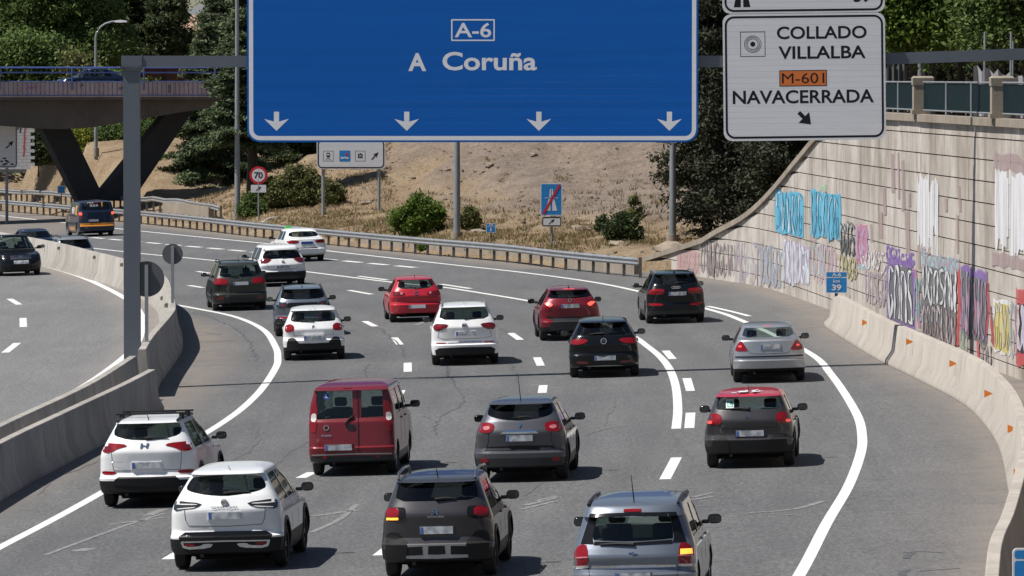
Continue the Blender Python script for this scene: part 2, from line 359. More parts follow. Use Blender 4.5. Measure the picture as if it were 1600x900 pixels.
strip(catmull(px([(689, 444), (735, 451)]), 1.0), 0.22, 0.004, 'lane_dash', 'road_paint', road)
strip(catmull(px([(560, 431.5), (605, 437.5)]), 1.0), 0.22, 0.004, 'lane_dash', 'road_paint', road)
wide = resample(catmull(px([(648, 418), (509, 405), (397, 394), (219, 378), (100, 367)]), 0.5), 0.5)
for i in range(0, len(wide) - 7, 9): strip(wide[i:i + 7], 0.34, 0.004, 'merge_dash', 'road_paint', road)
for a, b in (((15, 467), (30, 476)), ((36, 497), (36.5, 511)), ((27, 536), (8, 551)), ((-20, 452), (-5, 458))):
    strip(catmull(px([a, b], LRAISE), 1.0), 0.24, 0.004, 'lane_dash', 'road_paint', road2, LRAISE)
strip(catmull(px([(20, 404), (75, 417), (135, 436), (197, 467), (219, 490), (221, 510), (214, 535), (190, 562), (120, 610), (0, 668), (-80, 705)], LRAISE), 1.2), 0.26, 0.004, 'edge_line', 'road_paint', road2, LRAISE)
# worn arrows and scuffs, sealed cracks
def worn(pts, w): strip(catmull(px(pts), 0.6), w, 0.006, 'worn_marking', 'worn_paint', road)
for pts, w in (([(70, 868), (150, 838), (215, 815), (258, 802)], 0.10), ([(170, 820), (255, 809)], 0.14), ([(230, 806), (256, 796)], 0.2),
               ([(487, 807), (560, 797)], 0.2), ([(487, 832), (530, 812), (558, 788)], 0.12), ([(820, 790), (868, 778)], 0.16), ([(815, 796), (866, 784)], 0.12), ([(840, 783), (870, 776)], 0.16),
               ([(1075, 782), (1115, 776)], 0.15), ([(1083, 777), (1112, 770)], 0.12), ([(1075, 791), (1128, 790)], 0.08), ([(1168, 802), (1240, 796), (1287, 783)], 0.14), ([(1200, 803), (1255, 806)], 0.08),
               ([(120, 862), (142, 857)], 0.3), ([(380, 892), (425, 888)], 0.3), ([(650, 508), (672, 500)], 0.2)): worn(pts, w)
def crack(z, pts, w=0.06, m='crack_seal'):
    strip([q + Vector((R.gauss(0, .035), R.gauss(0, .1), 0)) for q in catmull([P(z[0] + a / z[2], z[1] + b / z[2]) for a, b in pts], 0.7)], w * .55, 0.0055, 'crack', m, road)
zA, zB, zC, zD, zE = (230, 560, 3.2), (580, 400, 4.5), (300, 340, 3.75), (820, 560, 3.2), (60, 680, 3.2)
for z, pts, w in ((zA, [(1497, 30), (1515, 90), (1545, 145), (1588, 200), (1560, 240), (1490, 275), (1450, 320), (1438, 384)], .07), (zA, [(1100, 30), (1092, 70), (1100, 115)], .07), (zA, [(520, 318), (545, 345), (550, 384)], .06),
        (zA, [(160, 188), (280, 182), (410, 177)], .05), (zA, [(0, 90), (40, 95)], .05), (zA, [(1380, 290), (1420, 305)], .07),
        (zB, [(30, 500), (90, 530), (140, 575), (190, 620), (215, 660), (238, 705)], .09), (zB, [(525, 772), (532, 815), (550, 850), (580, 890)], .08), (zB, [(975, 755), (1005, 790), (1022, 830), (1040, 890)], .09), (zB, [(900, 505), (940, 530), (965, 545)], .08),
        (zC, [(0, 562), (90, 575), (180, 612), (270, 665), (330, 725), (360, 790), (390, 845)], .08), (zC, [(905, 600), (1000, 640), (1125, 670)], .05),
        (zD, [(460, 190), (445, 240), (415, 290), (400, 340)], .05), (zD, [(310, 385), (420, 352), (520, 340)], .05), (zD, [(1395, 210), (1420, 260), (1440, 300), (1500, 320)], .04), (zD, [(0, 700), (60, 640), (110, 600)], .04),
        (zE, [(900, 180), (980, 120), (1060, 80), (1110, 20)], .05), (zE, [(1185, 150), (1270, 80), (1340, 30)], .05), (zE, [(0, 300), (60, 230), (110, 205), (230, 160), (330, 120)], .06), (zE, [(360, 415), (700, 412)], .03), (zE, [(150, 508), (400, 488), (640, 487)], .03), (zE, [(1360, 270), (1600, 268)], .03)):
    crack(z, pts, w, 'crack_seal' if w > 0.06 else 'crack')
for pts in ([(1410, 864), (1440, 862), (1475, 864)], [(1435, 893), (1500, 888)], [(320, 520), (345, 523)], [(323, 548), (350, 547)], [(322, 568), (343, 567)], [(318, 579), (346, 578)]):
    strip(catmull(px(pts), 0.8), 0.05, 0.0055, 'crack', 'crack', road)
for (u, v) in ((1420, 868), (1413, 894)):
    strip(catmull(px([(u - 4, v + 5), (u - 2, v), (u + 6, v - 4)]), 0.4), 0.12, 0.0055, 'crack', 'crack_seal', road)

# ---------------------------------------------------------------- jersey barriers
def sweep(path, prof, name, m, parent, smooth=40, zf=None):
    sd = sideways(path); rings = []
    for i, (p, s) in enumerate(zip(path, sd)):
        z0 = gz(p.x) if zf is None else zf(p, i)
        rings.append([(p.x + s.x * a, p.y + s.y * a, z0 + b) for a, b in prof])
    return MB().loft(rings).build(name, m, parent, smooth)
def chunks(path, n, gap=True):
    out = []
    for i in range(0, len(path) - 2, n):
        seg = [q.copy() for q in path[i:i + n + 1]]
        if len(seg) < 2: break
        if gap and len(seg) > 1: seg[-1] = seg[-1].lerp(seg[-2], 0.035)
        out.append(seg)
    return out
def jersey(h, low=0.0, k=1.0): return [(-.30 * k, low), (-.30 * k, .09), (-.17, .34), (-.10, h - .02), (-.08, h), (.08, h), (.10, h - .02), (.17, .34), (.30 * k, .09), (.30 * k, low)]
def barrier(name, label, path, prof, m, lift=0.0, n=8):
    e = tag(empty(name, (path[0].x, path[0].y, gz(path[0].x) + lift)), label, 'barrier')
    mi = Matrix.Translation(-Vector(e.location))
    for seg in chunks(path, n):
        o = sweep(seg, prof, 'barrier_segment', m, None, zf=lambda p, i: gz(p.x) + lift); o.parent = e; o.matrix_parent_inverse = mi
    return e, mi
med, med_i = barrier('median_barrier', 'long sunlit concrete barrier curving between the two carriageways', MED, jersey(1.1, -LRAISE - 0.05), 'median_concrete', LRAISE)
barrier('median_barrier', 'concrete barrier at lower left edging the empty opposite carriageway', LBAR, jersey(1.0, -LRAISE - 0.05), 'median_concrete', LRAISE)
barrier('median_barrier', 'nearer concrete barrier at lower left beside the white roof-rack car', RBAR, jersey(1.0), 'median_concrete', 0)
# right hand jersey barrier with orange reflectors
jpath = catmull([p + Vector((0.33, 0, 0)) for p in jb] + [P(1280, 507) + Vector((0.5, 0, 0))], 1.0)
jr, jr_i = barrier('roadside_barrier', 'pale concrete barrier with orange reflectors below the graffiti wall', jpath[:-4], jersey(1.02, 0, 1.1), 'barrier_concrete', 0)
endp = jpath[-5:]; sd = sideways(endp); rings = []
for i, (p, s) in enumerate(zip(endp, sd)):
    h = 1.02 - 0.72 * (i / 4) ** 2; rings.append([(p.x + s.x * a, p.y + s.y * a, gz(p.x) + b * (h / 1.02 if b > 0.1 else 1)) for a, b in jersey(1.02, 0, 1.1)])
o = MB().loft(rings).build('barrier_end', 'barrier_concrete', jr, 40); o.matrix_parent_inverse = jr_i
mat('reflector_orange', (0.75, 0.22, 0.03), 0.35); mat('reflector_grey', (0.16, 0.15, 0.13), 0.5); mat('reflector_white', (0.7, 0.68, 0.6), 0.4)
JY = np.array([p.y for p in jpath]); JX = np.array([p.x for p in jpath]); JS = np.argsort(JY)
for u, v in ((1351, 504), (1420, 534), (1488, 568), (1543, 615), (1580, 670), (1590, 740), (1568, 823)):
    d = ray(u, v); g = JX - 0.22 - d.x / d.y * JY; zrel = HC + d.z / d.y * JY - BANK * JX
    y = float(JY[int(np.argmin(np.abs(g) * 3 + np.abs(zrel - 0.62)))])
    p = Vector((d.x / d.y * y, y, HC + d.z / d.y * y))
    o = MB().prism([(-.07, -.085), (.12, 0), (-.07, .085)], -.02, .03).build('reflector', 'reflector_orange', jr, None, p)
    o.matrix_parent_inverse = jr_i
for u, v, m_, par, pi_, path in ((66, 386, 'reflector_grey', med, med_i, MED), (93, 386, 'reflector_grey', med, med_i, MED), (147, 400, 'reflector_grey', med, med_i, MED), (192, 413, 'reflector_grey', med, med_i, MED), (262, 472, 'reflector_grey', med, med_i, MED), (255, 497, 'reflector_grey', med, med_i, MED)):
    d = ray(u, v); best = min(path, key=lambda p: abs(p.x - 0.13 - d.x / d.y * p.y) + 0.002 * abs(p.y - 200) - (0 if p.y > 150 else -9))
    p = Vector((best.x - 0.16, best.y, HC + d.z / d.y * best.y))
    p.z = min(max(p.z, gz(p.x) + LRAISE + 0.55), gz(p.x) + LRAISE + 0.9)
    o = MB().prism([(-.07, -.05), (.07, -.05), (.07, .06), (0, .1), (-.07, .06)], -.04, .04).build('reflector', m_, par, None, p); o.matrix_parent_inverse = pi_

# ---------------------------------------------------------------- guardrails
WB = [(-.06, .46), (-.10, .49), (-.145, .53), (-.10, .58), (-.075, .61), (-.10, .64), (-.145, .69), (-.10, .73), (-.06, .76), (-.05, .755), (-.09, .72), (-.13, .69), (-.09, .65), (-.06, .61), (-.09, .57), (-.13, .53), (-.09, .49), (-.05, .465)]
def guardrail(label, path, step=2.0, zf=None, high=0.0, m='galvanised', every=2):
    zf = zf or (lambda p: gz(p.x))
    pts = resample(path, step); e = tag(empty('guardrail', (pts[0].x, pts[0].y, zf(pts[0]))), label, 'guardrail', 'guardrails along the verge')
    mi = Matrix.Translation(-Vector(e.location)); prof = [(a, b + high) for a, b in WB]
    for i in range(0, len(pts) - 1, every):
        o = sweep(pts[i:i + every + 1], prof, 'rail', m, None, 60, lambda p, i: zf(p)); o.parent = e; o.matrix_parent_inverse = mi
    me = MB().box((0, 0, (0.78 + high) / 2 - 0.1), (0.12, 0.10, 0.78 + high + 0.2)).mesh('post', 'rail_post_steel')
    for p in pts:
        o = inst('post', me, e, (p.x + 0.01, p.y, zf(p))); o.matrix_parent_inverse = mi
    return e, mi
guard_path = catmull(GUARD, 1.0)
guardrail('long galvanised guardrail curving along the far edge of the carriageway', guard_path, 2.3)
GR2 = [on_hill(u, v, 236) for u, v in ((345, 349), (318, 343), (283, 336), (250, 333), (200, 330), (120, 324), (20, 318), (-40, 314))]
guardrail('second guardrail on the verge behind the first, ending below the bridge', catmull(GR2, 1.0), 2.0, lambda p: hz(p.x, p.y) - 0.1, 0.25)
# low concrete channel behind the guardrail
ch = tag(empty('drain_wall', (guard_path[0].x, guard_path[0].y, 0)), 'low concrete kerb wall behind the far guardrail', 'wall')
mi = Matrix.Translation(-Vector(ch.location))
for seg in chunks([p + Vector((0.75, 0.5, 0)) for p in guard_path[3:52]], 6):
    o = sweep(seg, [(-.1, -.1), (-.1, .38), (.12, .42), (.12, -.1)], 'wall_segment', 'coping_stone', None); o.parent = ch; o.matrix_parent_inverse = mi
hw_ = [on_hill(u, v) for u, v in ((258, 337), (285, 338), (308, 341), (330, 345))]
o = sweep(hw_, [(-.15, -.4), (-.15, .75), (.15, .75), (.15, -.4)], 'headwall', 'coping_stone', None, zf=lambda p, i: p.z)
tag(o, 'short concrete headwall on the verge behind the guardrail', 'wall')

# ---------------------------------------------------------------- panelled retaining wall
rw = tag(empty('retaining_wall', (11.0, 165.0, gz(11.0))), 'tall beige panelled retaining wall covered in graffiti', 'wall')
rw_i = Matrix.Translation(-Vector(rw.location))
def wpt(s_y): return Vector((float(np.interp(s_y, WY, WX)), s_y, 0))
def wnorm(y):
    a, b = wpt(y - 0.5), wpt(y + 0.5); t = (b - a).normalized(); return Vector((-t.y, t.x, 0))      # towards the road
CH = 0.557; yk = list(np.arange(104.0, 184.0, 5.0)) + list(np.arange(184.0, 226.0, 3.0)) + [228.5]
for i in range(len(yk) - 1):
    y0, y1 = yk[i], yk[i + 1] - 0.012
    for c in range(13):
        z0, z1 = c * CH - 0.1, (c + 1) * CH - 0.1 - 0.022
        b0, b1 = gz(wpt(y0).x), gz(wpt(y1).x); q0, q1 = z0 + 0.3, z0 + 0.3
        q0, q1 = c * CH + 0.12, c * CH + 0.12
        t0, t1 = float(TOPZ(y0)), float(TOPZ(y1)); h0, h1 = min(q0 + CH - 0.032, t0), min(q1 + CH - 0.032, t1)
        if c == 0: q0, q1 = b0 - 0.15, b1 - 0.15
        if h0 <= q0 + 0.02 and h1 <= q1 + 0.02: continue
        ye = y1
        if h1 <= q1 + 0.01 and c > 0:
            a_, b_ = y0, y1
            for _ in range(20):
                m_ = (a_ + b_) / 2; a_, b_ = (m_, b_) if float(TOPZ(m_)) > q1 + 0.01 else (a_, m_)
            ye = a_
            if ye - y0 < 0.05: continue
            h1 = q1 + 0.01
        h0, h1 = max(h0, q0 + 0.01), max(h1, q1 + 0.01)
        off = R.uniform(-0.012, 0.008); n0, n1 = wnorm(y0), wnorm(ye); p0, p1 = wpt(y0), wpt(ye)
        vs = []
        for nn, pp, a, b in ((n0, p0, q0, h0), (n1, p1, q1, h1)):
            f = pp + nn * off; k = pp - nn * 0.3
            vs += [(f.x, f.y, a), (f.x, f.y, b), (k.x, k.y, b), (k.x, k.y, a)]
        o = MB().add(vs, [(0, 1, 5, 4), (1, 2, 6, 5), (2, 3, 7, 6), (3, 0, 4, 7), (0, 3, 2, 1), (4, 5, 6, 7)]).build('panel', 'wall_concrete', rw)
        o.matrix_parent_inverse = rw_i
wp = [wpt(y) for y in np.arange(100, 228.6, 1.0)]
mat('joint_dark', (0.03, 0.025, 0.02), 0.95)
rings = []
for p in wp:
    n = wnorm(p.y); t = float(TOPZ(p.y)) - 0.03; f = p - n * 0.05; k = p - n * 0.24; b0 = gz(p.x) - 0.2
    rings.append([(f.x, f.y, b0), (f.x, f.y, t), (k.x, k.y, t), (k.x, k.y, b0)])
o = MB().loft(rings).build('backing', 'joint_dark', rw); o.matrix_parent_inverse = rw_i
for seg in chunks([wpt(y) for y in np.arange(104, 228.6, 1.0)], 4):
    o = sweep(seg, [(-.10, .0), (-.10, .20), (.34, .22), (.34, .0)], 'coping', 'coping_stone', None, zf=lambda p, i: float(TOPZ(p.y))); o.parent = rw; o.matrix_parent_inverse = rw_i
# parapet on the wall: stone piers and dark railing panels
par = tag(empty('parapet', (11.9, 159.0, WTOP + 0.2)), 'parapet of stone piers and dark green railings on top of the wall', 'parapet')
par_i = Matrix.Translation(-Vector(par.location))
PIERS = [111.5, 127.5, 143.6, 159.4, 175.0]
for y in PIERS:
    p = wpt(y) - wnorm(y) * 0.1
    o = MB().box((0, 0, .42), (.54, .6, .82)).box((0, 0, .06), (.64, .7, .12)).build('pier', 'coping_stone', par, None, (p.x, p.y, WTOP + .2)); o.matrix_parent_inverse = par_i
    c = MB().loft([[(-.29, -.32, .82), (.29, -.32, .82), (.29, .32, .82), (-.29, .32, .82)], [(-.30, -.33, 1.02), (.30, -.33, 1.02), (.30, .33, 1.02), (-.30, .33, 1.02)], [(-.24, -.27, 1.07), (.24, -.27, 1.07), (.24, .27, 1.07), (-.24, .27, 1.07)]]).build('pier_cap', 'coping_stone', o)
for a, b in zip(PIERS[:-1], PIERS[1:]):
    for k in range(3):
        y0 = a + 0.35 + (b - a - 0.7) * k / 3; y1 = a + 0.35 + (b - a - 0.7) * (k + 1) / 3 - 0.05
        p0, p1 = wpt(y0) - wnorm(y0) * 0.1, wpt(y1) - wnorm(y1) * 0.1; z = WTOP + 0.2
        vs = [];
        for q in (p0, p1):
            for dx in (-.02, .02):
                for zz in (0.14, 0.86): vs.append((q.x + dx, q.y, z + zz))
        fs = [(0, 1, 5, 4), (2, 6, 7, 3), (0, 4, 6, 2), (1, 3, 7, 5), (0, 2, 3, 1), (4, 5, 7, 6)]
        o = MB().add(vs, fs).build('railing_panel', 'hoarding', par); o.matrix_parent_inverse = par_i
        f = MB().tube([(p0.x - .03, p0.y, z + .9), (p1.x - .03, p1.y, z + .9)], .03, 6).tube([(p0.x - .03, p0.y, z + .12), (p1.x - .03, p1.y, z + .12)], .025, 6).tube([(p0.x - .04, p0.y, z), (p0.x - .04, p0.y, z + .92)], .035, 6)
        o = f.build('railing_frame', 'post_grey', par); o.matrix_parent_inverse = par_i

# ---------------------------------------------------------------- graffiti: flat paint on the wall's face
def gmat(name, c, a=0.75, streak=True):
    m = mat(name, c, 0.7); v = coords(m)
    f = noisetex(m, coords(m, (1.5, 1.5, 0.12)), 2.0, 6, 0.7)
    tr = nd(m, 'ShaderNodeBsdfTransparent'); mx_ = nd(m, 'ShaderNodeMixShader'); out = m.node_tree.nodes['Material Output']
    lk(m, ramp(m, f, [(0.30, (a * 0.35,) * 3), (0.55, (a,) * 3)]), mx_.inputs[0]); lk(m, tr.outputs[0], mx_.inputs[1])
    lk(m, m.node_tree.nodes['Principled BSDF'].outputs[0], mx_.inputs[2]); lk(m, mx_.outputs[0], out.inputs[0]); return name
for n_, c_, a_ in (('g_blue', (0.10, 0.42, 0.62), .97), ('g_black', (0.03, 0.03, 0.035), .92), ('g_white', (0.72, 0.72, 0.75), .9), ('g_pink', (0.52, 0.22, 0.36), .75), ('g_pale_pink', (0.62, 0.40, 0.40), .6), ('g_violet', (0.24, 0.14, 0.42), .8),
                   ('g_pale_violet', (0.50, 0.45, 0.60), .6), ('g_red', (0.52, 0.08, 0.09), .85), ('g_yellow', (0.62, 0.52, 0.16), .9), ('g_grey', (0.17, 0.17, 0.18), .9), ('g_mauve', (0.40, 0.31, 0.31), .75), ('g_cyan', (0.35, 0.60, 0.68), .6), ('g_green', (0.35, 0.60, 0.42), .5)):
    gmat(n_, c_, a_)
def paint(pix, m, k=1):                                   # polygon of pixels -> paint lying k layers proud of the panels
    vs = []
    for u, v in pix:
        p = on_wall(u, v); q = p + wnorm(p.y) * (0.012 + 0.004 * k); vs.append(q)
    o = MB().add(vs, [tuple(range(len(vs)))]).build('graffiti', m, rw); o.matrix_parent_inverse = rw_i
def stroke(pix, w, m, k):
    L = [(u - w, v) for u, v in pix] + [(u + w, v) for u, v in reversed(pix)]; paint(L, m, k)
def blob(u0, u1, v0, v1, tilt, m, k, jag=3.0, n=9):       # ragged-edged filled shape; tilt = rows gained from left to right
    top = [(u0 + (u1 - u0) * i / n, v0 + tilt * i / n + R.uniform(-jag, jag)) for i in range(n + 1)]
    bot = [(u0 + (u1 - u0) * i / n, v1 + tilt * i / n + R.uniform(-jag, jag)) for i in range(n, -1, -1)]
    paint(top + [(u1 + R.uniform(-1, 1), (v0 + v1) / 2 + tilt)] + bot + [(u0 + R.uniform(-1, 1), (v0 + v1) / 2)], m, k)
def letters(u0, u1, v0, v1, tilt, n, fill, line, k=2, hi=None, fat=0.36):   # hand-sprayed letter shapes: curved strokes of uneven width
    w = (u1 - u0) / n
    def curve(pts, wd, m, kk):
        c = catmull([Vector((a, b, 0)) for a, b in pts], max(3.0, (v1 - v0) / 9)); L = []; Rr = []
        for i, p in enumerate(c):
            t = c[min(i + 1, len(c) - 1)] - c[max(i - 1, 0)]; s = Vector((-t.y, t.x, 0)).normalized(); q = wd * (0.75 + 0.5 * math.sin(i * 1.7 + pts[0][0])); L.append(p + Vector((s.x * q, s.y * q * 2.2, 0))); Rr.append(p - Vector((s.x * q, s.y * q * 2.2, 0)))
        vs = []
        for a_, b_ in zip(L, Rr):
            for q in (a_, b_): w3 = on_wall(q.x, q.y); vs.append(w3 + wnorm(w3.y) * (0.012 + 0.004 * kk + 0.0002 * (len(vs) % 7)))
        o = MB().add(vs, [(2 * i, 2 * i + 1, 2 * i + 3, 2 * i + 2) for i in range(len(c) - 1)]).build('graffiti', m, rw); o.matrix_parent_inverse = rw_i
    for i in range(n):
        c = u0 + w * (i + 0.5); dv = tilt * (i + 0.5) / n; a, b = v0 + dv + R.uniform(-4, 4), v1 + dv + R.uniform(-4, 4); h = b - a; j = lambda s=.12: R.uniform(-s, s)
        kind = R.randrange(5)
        pts = {0: [(-.35, 1), (-.3, .2), (.1, .0), (.35, .35), (.3, 1)], 1: [(.35, .1), (-.2, .05), (-.3, .35), (.3, .6), (.2, .95), (-.35, .95)], 2: [(-.3, .0), (-.35, .7), (.0, 1.0), (.35, .7), (.3, .0)], 3: [(-.35, .05), (-.1, .95), (.1, .4), (.3, 1.0), (.4, .0)], 4: [(.3, .2), (-.1, .0), (-.38, .5), (-.05, 1.0), (.35, .75), (.1, .55)]}[kind]
        pts = [(c + w * (x + j()), a + h * min(1, max(0, (y + j(.06))))) for x, y in pts]
        if line: curve(pts, w * fat * .55 + .35, line, k)
        curve(pts, w * fat * .34, fill, k + 1)
        if hi: curve([(p[0] - w * .08, p[1] + 1.5) for p in pts[:3]], .45, hi, k + 2)
blob(1212, 1256, 296, 362, 8, 'g_blue', 1, 3); letters(1213, 1256, 297, 360, 8, 5, 'g_blue', 'g_black', 2, 'g_white', .26)
blob(1267, 1314, 296, 368, 8, 'g_blue', 1, 3); letters(1268, 1313, 298, 367, 8, 5, 'g_blue', 'g_black', 2, 'g_white', .24); blob(1281, 1292, 286, 297, 3, 'g_green', 1, 4, 4)
letters(1313, 1336, 347, 398, 5, 4, 'g_grey', 'g_black', 2, 'g_white', .5); blob(1338, 1356, 350, 412, 3, 'g_pink', 1, 4, 5); letters(1338, 1357, 352, 405, 3, 2, 'g_pale_violet', 'g_pink', 2); blob(1342, 1356, 410, 420, 2, 'g_cyan', 1, 3, 4)
blob(1224, 1266, 374, 438, 8, 'g_pale_violet', 1, 3); letters(1225, 1265, 377, 440, 8, 6, 'g_white', 'g_pale_violet', 2, 'g_cyan', .5); letters(1270, 1290, 378, 430, 4, 3, 'g_cyan', None, 1)
letters(1312, 1340, 400, 432, 5, 5, 'g_yellow', 'g_grey', 1, None, .3)
blob(1058, 1094, 389, 424, 5, 'g_pale_pink', 1, 3); letters(1062, 1092, 392, 420, 4, 4, 'g_pale_pink', 'g_mauve', 2); letters(1096, 1150, 375, 430, 8, 8, 'g_mauve', 'g_grey', 1, None, .25); letters(1150, 1215, 378, 440, 9, 8, 'g_pale_violet', 'g_mauve', 1, 'g_cyan', .3)
blob(1386, 1428, 400, 412, 8, 'g_violet', 1, 4); blob(1386, 1430, 410, 505, 12, 'g_violet', 1, 4); blob(1389, 1426, 410, 498, 12, 'g_grey', 2, 4); letters(1388, 1428, 410, 497, 12, 4, 'g_white', 'g_black', 3, 'g_violet', .46); stroke([(1430, 420), (1436, 470), (1437, 512)], 2.0, 'g_pink', 1)
blob(1441, 1496, 393, 420, 14, 'g_cyan', 1, 7); blob(1441, 1495, 412, 525, 18, 'g_grey', 2, 3); letters(1442, 1495, 412, 470, 16, 6, 'g_white', 'g_black', 3, None, .42); letters(1442, 1495, 470, 522, 18, 7, 'g_mauve', 'g_black', 3, 'g_white', .45)
stroke([(1498, 420), (1500, 470), (1497, 540)], 2.5, 'g_red', 1); blob(1502, 1543, 412, 520, 14, 'g_violet', 1, 5); blob(1503, 1542, 425, 525, 14, 'g_grey', 2, 5); letters(1503, 1543, 425, 520, 14, 4, 'g_pale_violet', 'g_black', 3, 'g_red', .42); stroke([(1543, 440), (1546, 480), (1541, 525)], 2.0, 'g_red', 2); stroke([(1528, 530), (1530, 560)], 2, 'g_red', 2)
blob(1553, 1580, 466, 548, 7, 'g_white', 1, 4); blob(1555, 1578, 470, 545, 7, 'g_yellow', 2, 4); letters(1555, 1579, 470, 545, 7, 4, 'g_yellow', 'g_grey', 3, 'g_white', .3)
blob(1588, 1618, 448, 572, 7, 'g_red', 1, 6); blob(1591, 1616, 475, 550, 7, 'g_black', 2, 3); letters(1591, 1616, 476, 550, 7, 3, 'g_pale_violet', 'g_white', 3); letters(1528, 1550, 535, 575, 6, 3, 'g_mauve', 'g_grey', 1, None, .2)
for u0, u1, v0, v1, n in ((1432, 1468, 285, 388, 10), (1555, 1606, 265, 395, 13)):
    for i in range(n):
        c = u0 + (u1 - u0) * (i + R.random()) / n; a = v0 + R.uniform(0, 12) + (c - u0) * .2; stroke([(c, a), (c + R.uniform(-.5, .5), a + R.uniform(.6, 1) * (v1 - v0))], R.uniform(.5, 1.7), 'g_white', 1 + .1 * (i % 5))
blob(1434, 1452, 276, 380, 6, 'g_white', .5, 14, 7); blob(1455, 1467, 285, 360, 3, 'g_white', .5, 12, 5); blob(1556, 1574, 258, 380, 5, 'g_white', .5, 13, 7); blob(1578, 1606, 264, 395, 6, 'g_white', .5, 13, 9)
blob(1553, 1608, 236, 262, 12, 'g_mauve', 1, 4); blob(1550, 1608, 392, 412, 13, 'g_mauve', 1, 4)
for u, v0, v1 in ((1395, 240, 300), (1404, 238, 310), (1411, 250, 330), (1382, 292, 335), (1376, 330, 372), (1362, 350, 378), (1421, 300, 322), (1478, 308, 330), (1500, 290, 330), (1496, 335, 395), (1418, 330, 400), (1436, 330, 420)):
    stroke([(u, v0), (u + 1, v1)], R.uniform(1.2, 3.5), 'g_mauve', 1)
# more tags low on the wall
for u0, u1, v0, v1, n_, f_, l_ in ((1352, 1384, 418, 470, 5, 'g_pale_violet', 'g_mauve'), (1345, 1384, 384, 415, 5, 'g_white', 'g_mauve'), (1428, 1442, 430, 500, 2, 'g_cyan', 'g_grey'), (1548, 1556, 470, 540, 1, 'g_red', 'g_grey'), (1580, 1592, 470, 555, 2, 'g_cyan', 'g_mauve'), (1270, 1312, 376, 440, 7, 'g_pale_violet', 'g_pale_pink'), (1500, 1512, 512, 556, 2, 'g_green', 'g_mauve'), (1190, 1226, 380, 440, 5, 'g_cyan', 'g_mauve'), (1440, 1500, 388, 412, 8, 'g_pale_violet', 'g_mauve'), (1385, 1430, 386, 404, 6, 'g_violet', 'g_violet')):
    letters(u0, u1, v0, v1, (u1 - u0) * .3, n_, f_, l_, 1, None, .3)
# ---------------------------------------------------------------- sign faces
def sheet(name, c, rough=0.5):
    m = mat(name, c, rough, spec=0.18); f = noisetex(m, coords(m, (0.25, 1, 6)), 1.2, 4, 0.6)
    base(m, ramp(m, f, [(0.3, tuple(x * 0.95 for x in c)), (0.7, tuple(min(1, x * 1.04) for x in c))])); return m
sheet('sign_blue', (0.004, 0.108, 0.44), .6); sheet('sign_blue_b', (0.004, 0.104, 0.425), .6); sheet('sign_blue_c', (0.0045, 0.112, 0.455), .6); sheet('sign_white', (0.66, 0.67, 0.70)); sheet('sign_letter_white', (0.74, 0.75, 0.78))
sheet('sign_orange', (0.62, 0.17, 0.045)); sheet('sign_black', (0.014, 0.014, 0.02)); sheet('sign_red', (0.55, 0.03, 0.045)); sheet('sign_light_blue', (0.03, 0.22, 0.55)); sheet('sign_back', (0.10, 0.105, 0.115))
def rr(x0, x1, z0, z1, r, n=6):
    out = []
    for cx, cz, a0 in ((x1 - r, z1 - r, 0), (x0 + r, z1 - r, 90), (x0 + r, z0 + r, 180), (x1 - r, z0 + r, 270)):
        for k in range(n + 1):
            a = math.radians(a0 + 90 * k / n); out.append((cx + r * math.cos(a), cz + r * math.sin(a)))
    return out
def plate(name, m, parent, poly, y, th=0.0008, loc=None):
    return MB().prism(poly, y - th, y).build(name, m, parent, None, loc)
def frame(name, m, parent, x0, x1, z0, z1, r, w, y, th=0.0008):
    a = rr(x0, x1, z0, z1, r); b = rr(x0 + w, x1 - w, z0 + w, z1 - w, max(r - w, 0.005)); n = len(a)
    vs = [(p[0], y - th, p[1]) for p in a] + [(p[0], y - th, p[1]) for p in b] + [(p[0], y, p[1]) for p in a] + [(p[0], y, p[1]) for p in b]
    fs = []
    for i in range(n):
        j = (i + 1) % n; fs += [(i, j, n + j, n + i), (2 * n + i, 3 * n + i, 3 * n + j, 2 * n + j), (i, 2 * n + i, 2 * n + j, j), (n + i, n + j, 3 * n + j, 3 * n + i)]
    return MB().add(vs, fs).build(name, m, parent)
def planks(m, parent, x0, x1, z0, z1, r, pitch, y, th=0.04, gap=0.0012):   # horizontal aluminium planks making a round-cornered board
    n = max(1, round((z1 - z0) / pitch)); h = (z1 - z0) / n
    def half(z):
        d = max(z0 + r - z, z - (z1 - r), 0); return r - math.sqrt(max(r * r - d * d, 0)) if d > 0 else 0.0
    for i in range(n):
        a, b = z0 + i * h + (gap if i else 0), z0 + (i + 1) * h - gap
        zs = [a + (b - a) * k / 5 for k in range(6)] if (a < z0 + r or b > z1 - r) else [a, b]
        poly = [(x0 + half(z), z) for z in zs] + [(x1 - half(z), z) for z in reversed(zs)]
        yy = 0.0
        MB().prism(poly, y + yy, y + th).build('plank', m if isinstance(m, str) else m[R.randrange(len(m))], parent)
def poly_at(pts, ox, oz, k): return [(ox + a * k, oz + b * k) for a, b in pts]
ARROW_DN = [(-.5, .18), (-.13, .30), (-.13, .70), (.13, .70), (.13, .30), (.5, .18), (0, -.40)]   # broad barbed head
ARROW_UP = [(-.07, -.6), (.07, -.6), (.07, .12), (.30, -.08), (0, .62), (-.30, -.08), (-.07, .12)]
def rot2(pts, deg):
    c, s = math.cos(math.radians(deg)), math.sin(math.radians(deg)); return [(a * c - b * s, a * s + b * c) for a, b in pts]
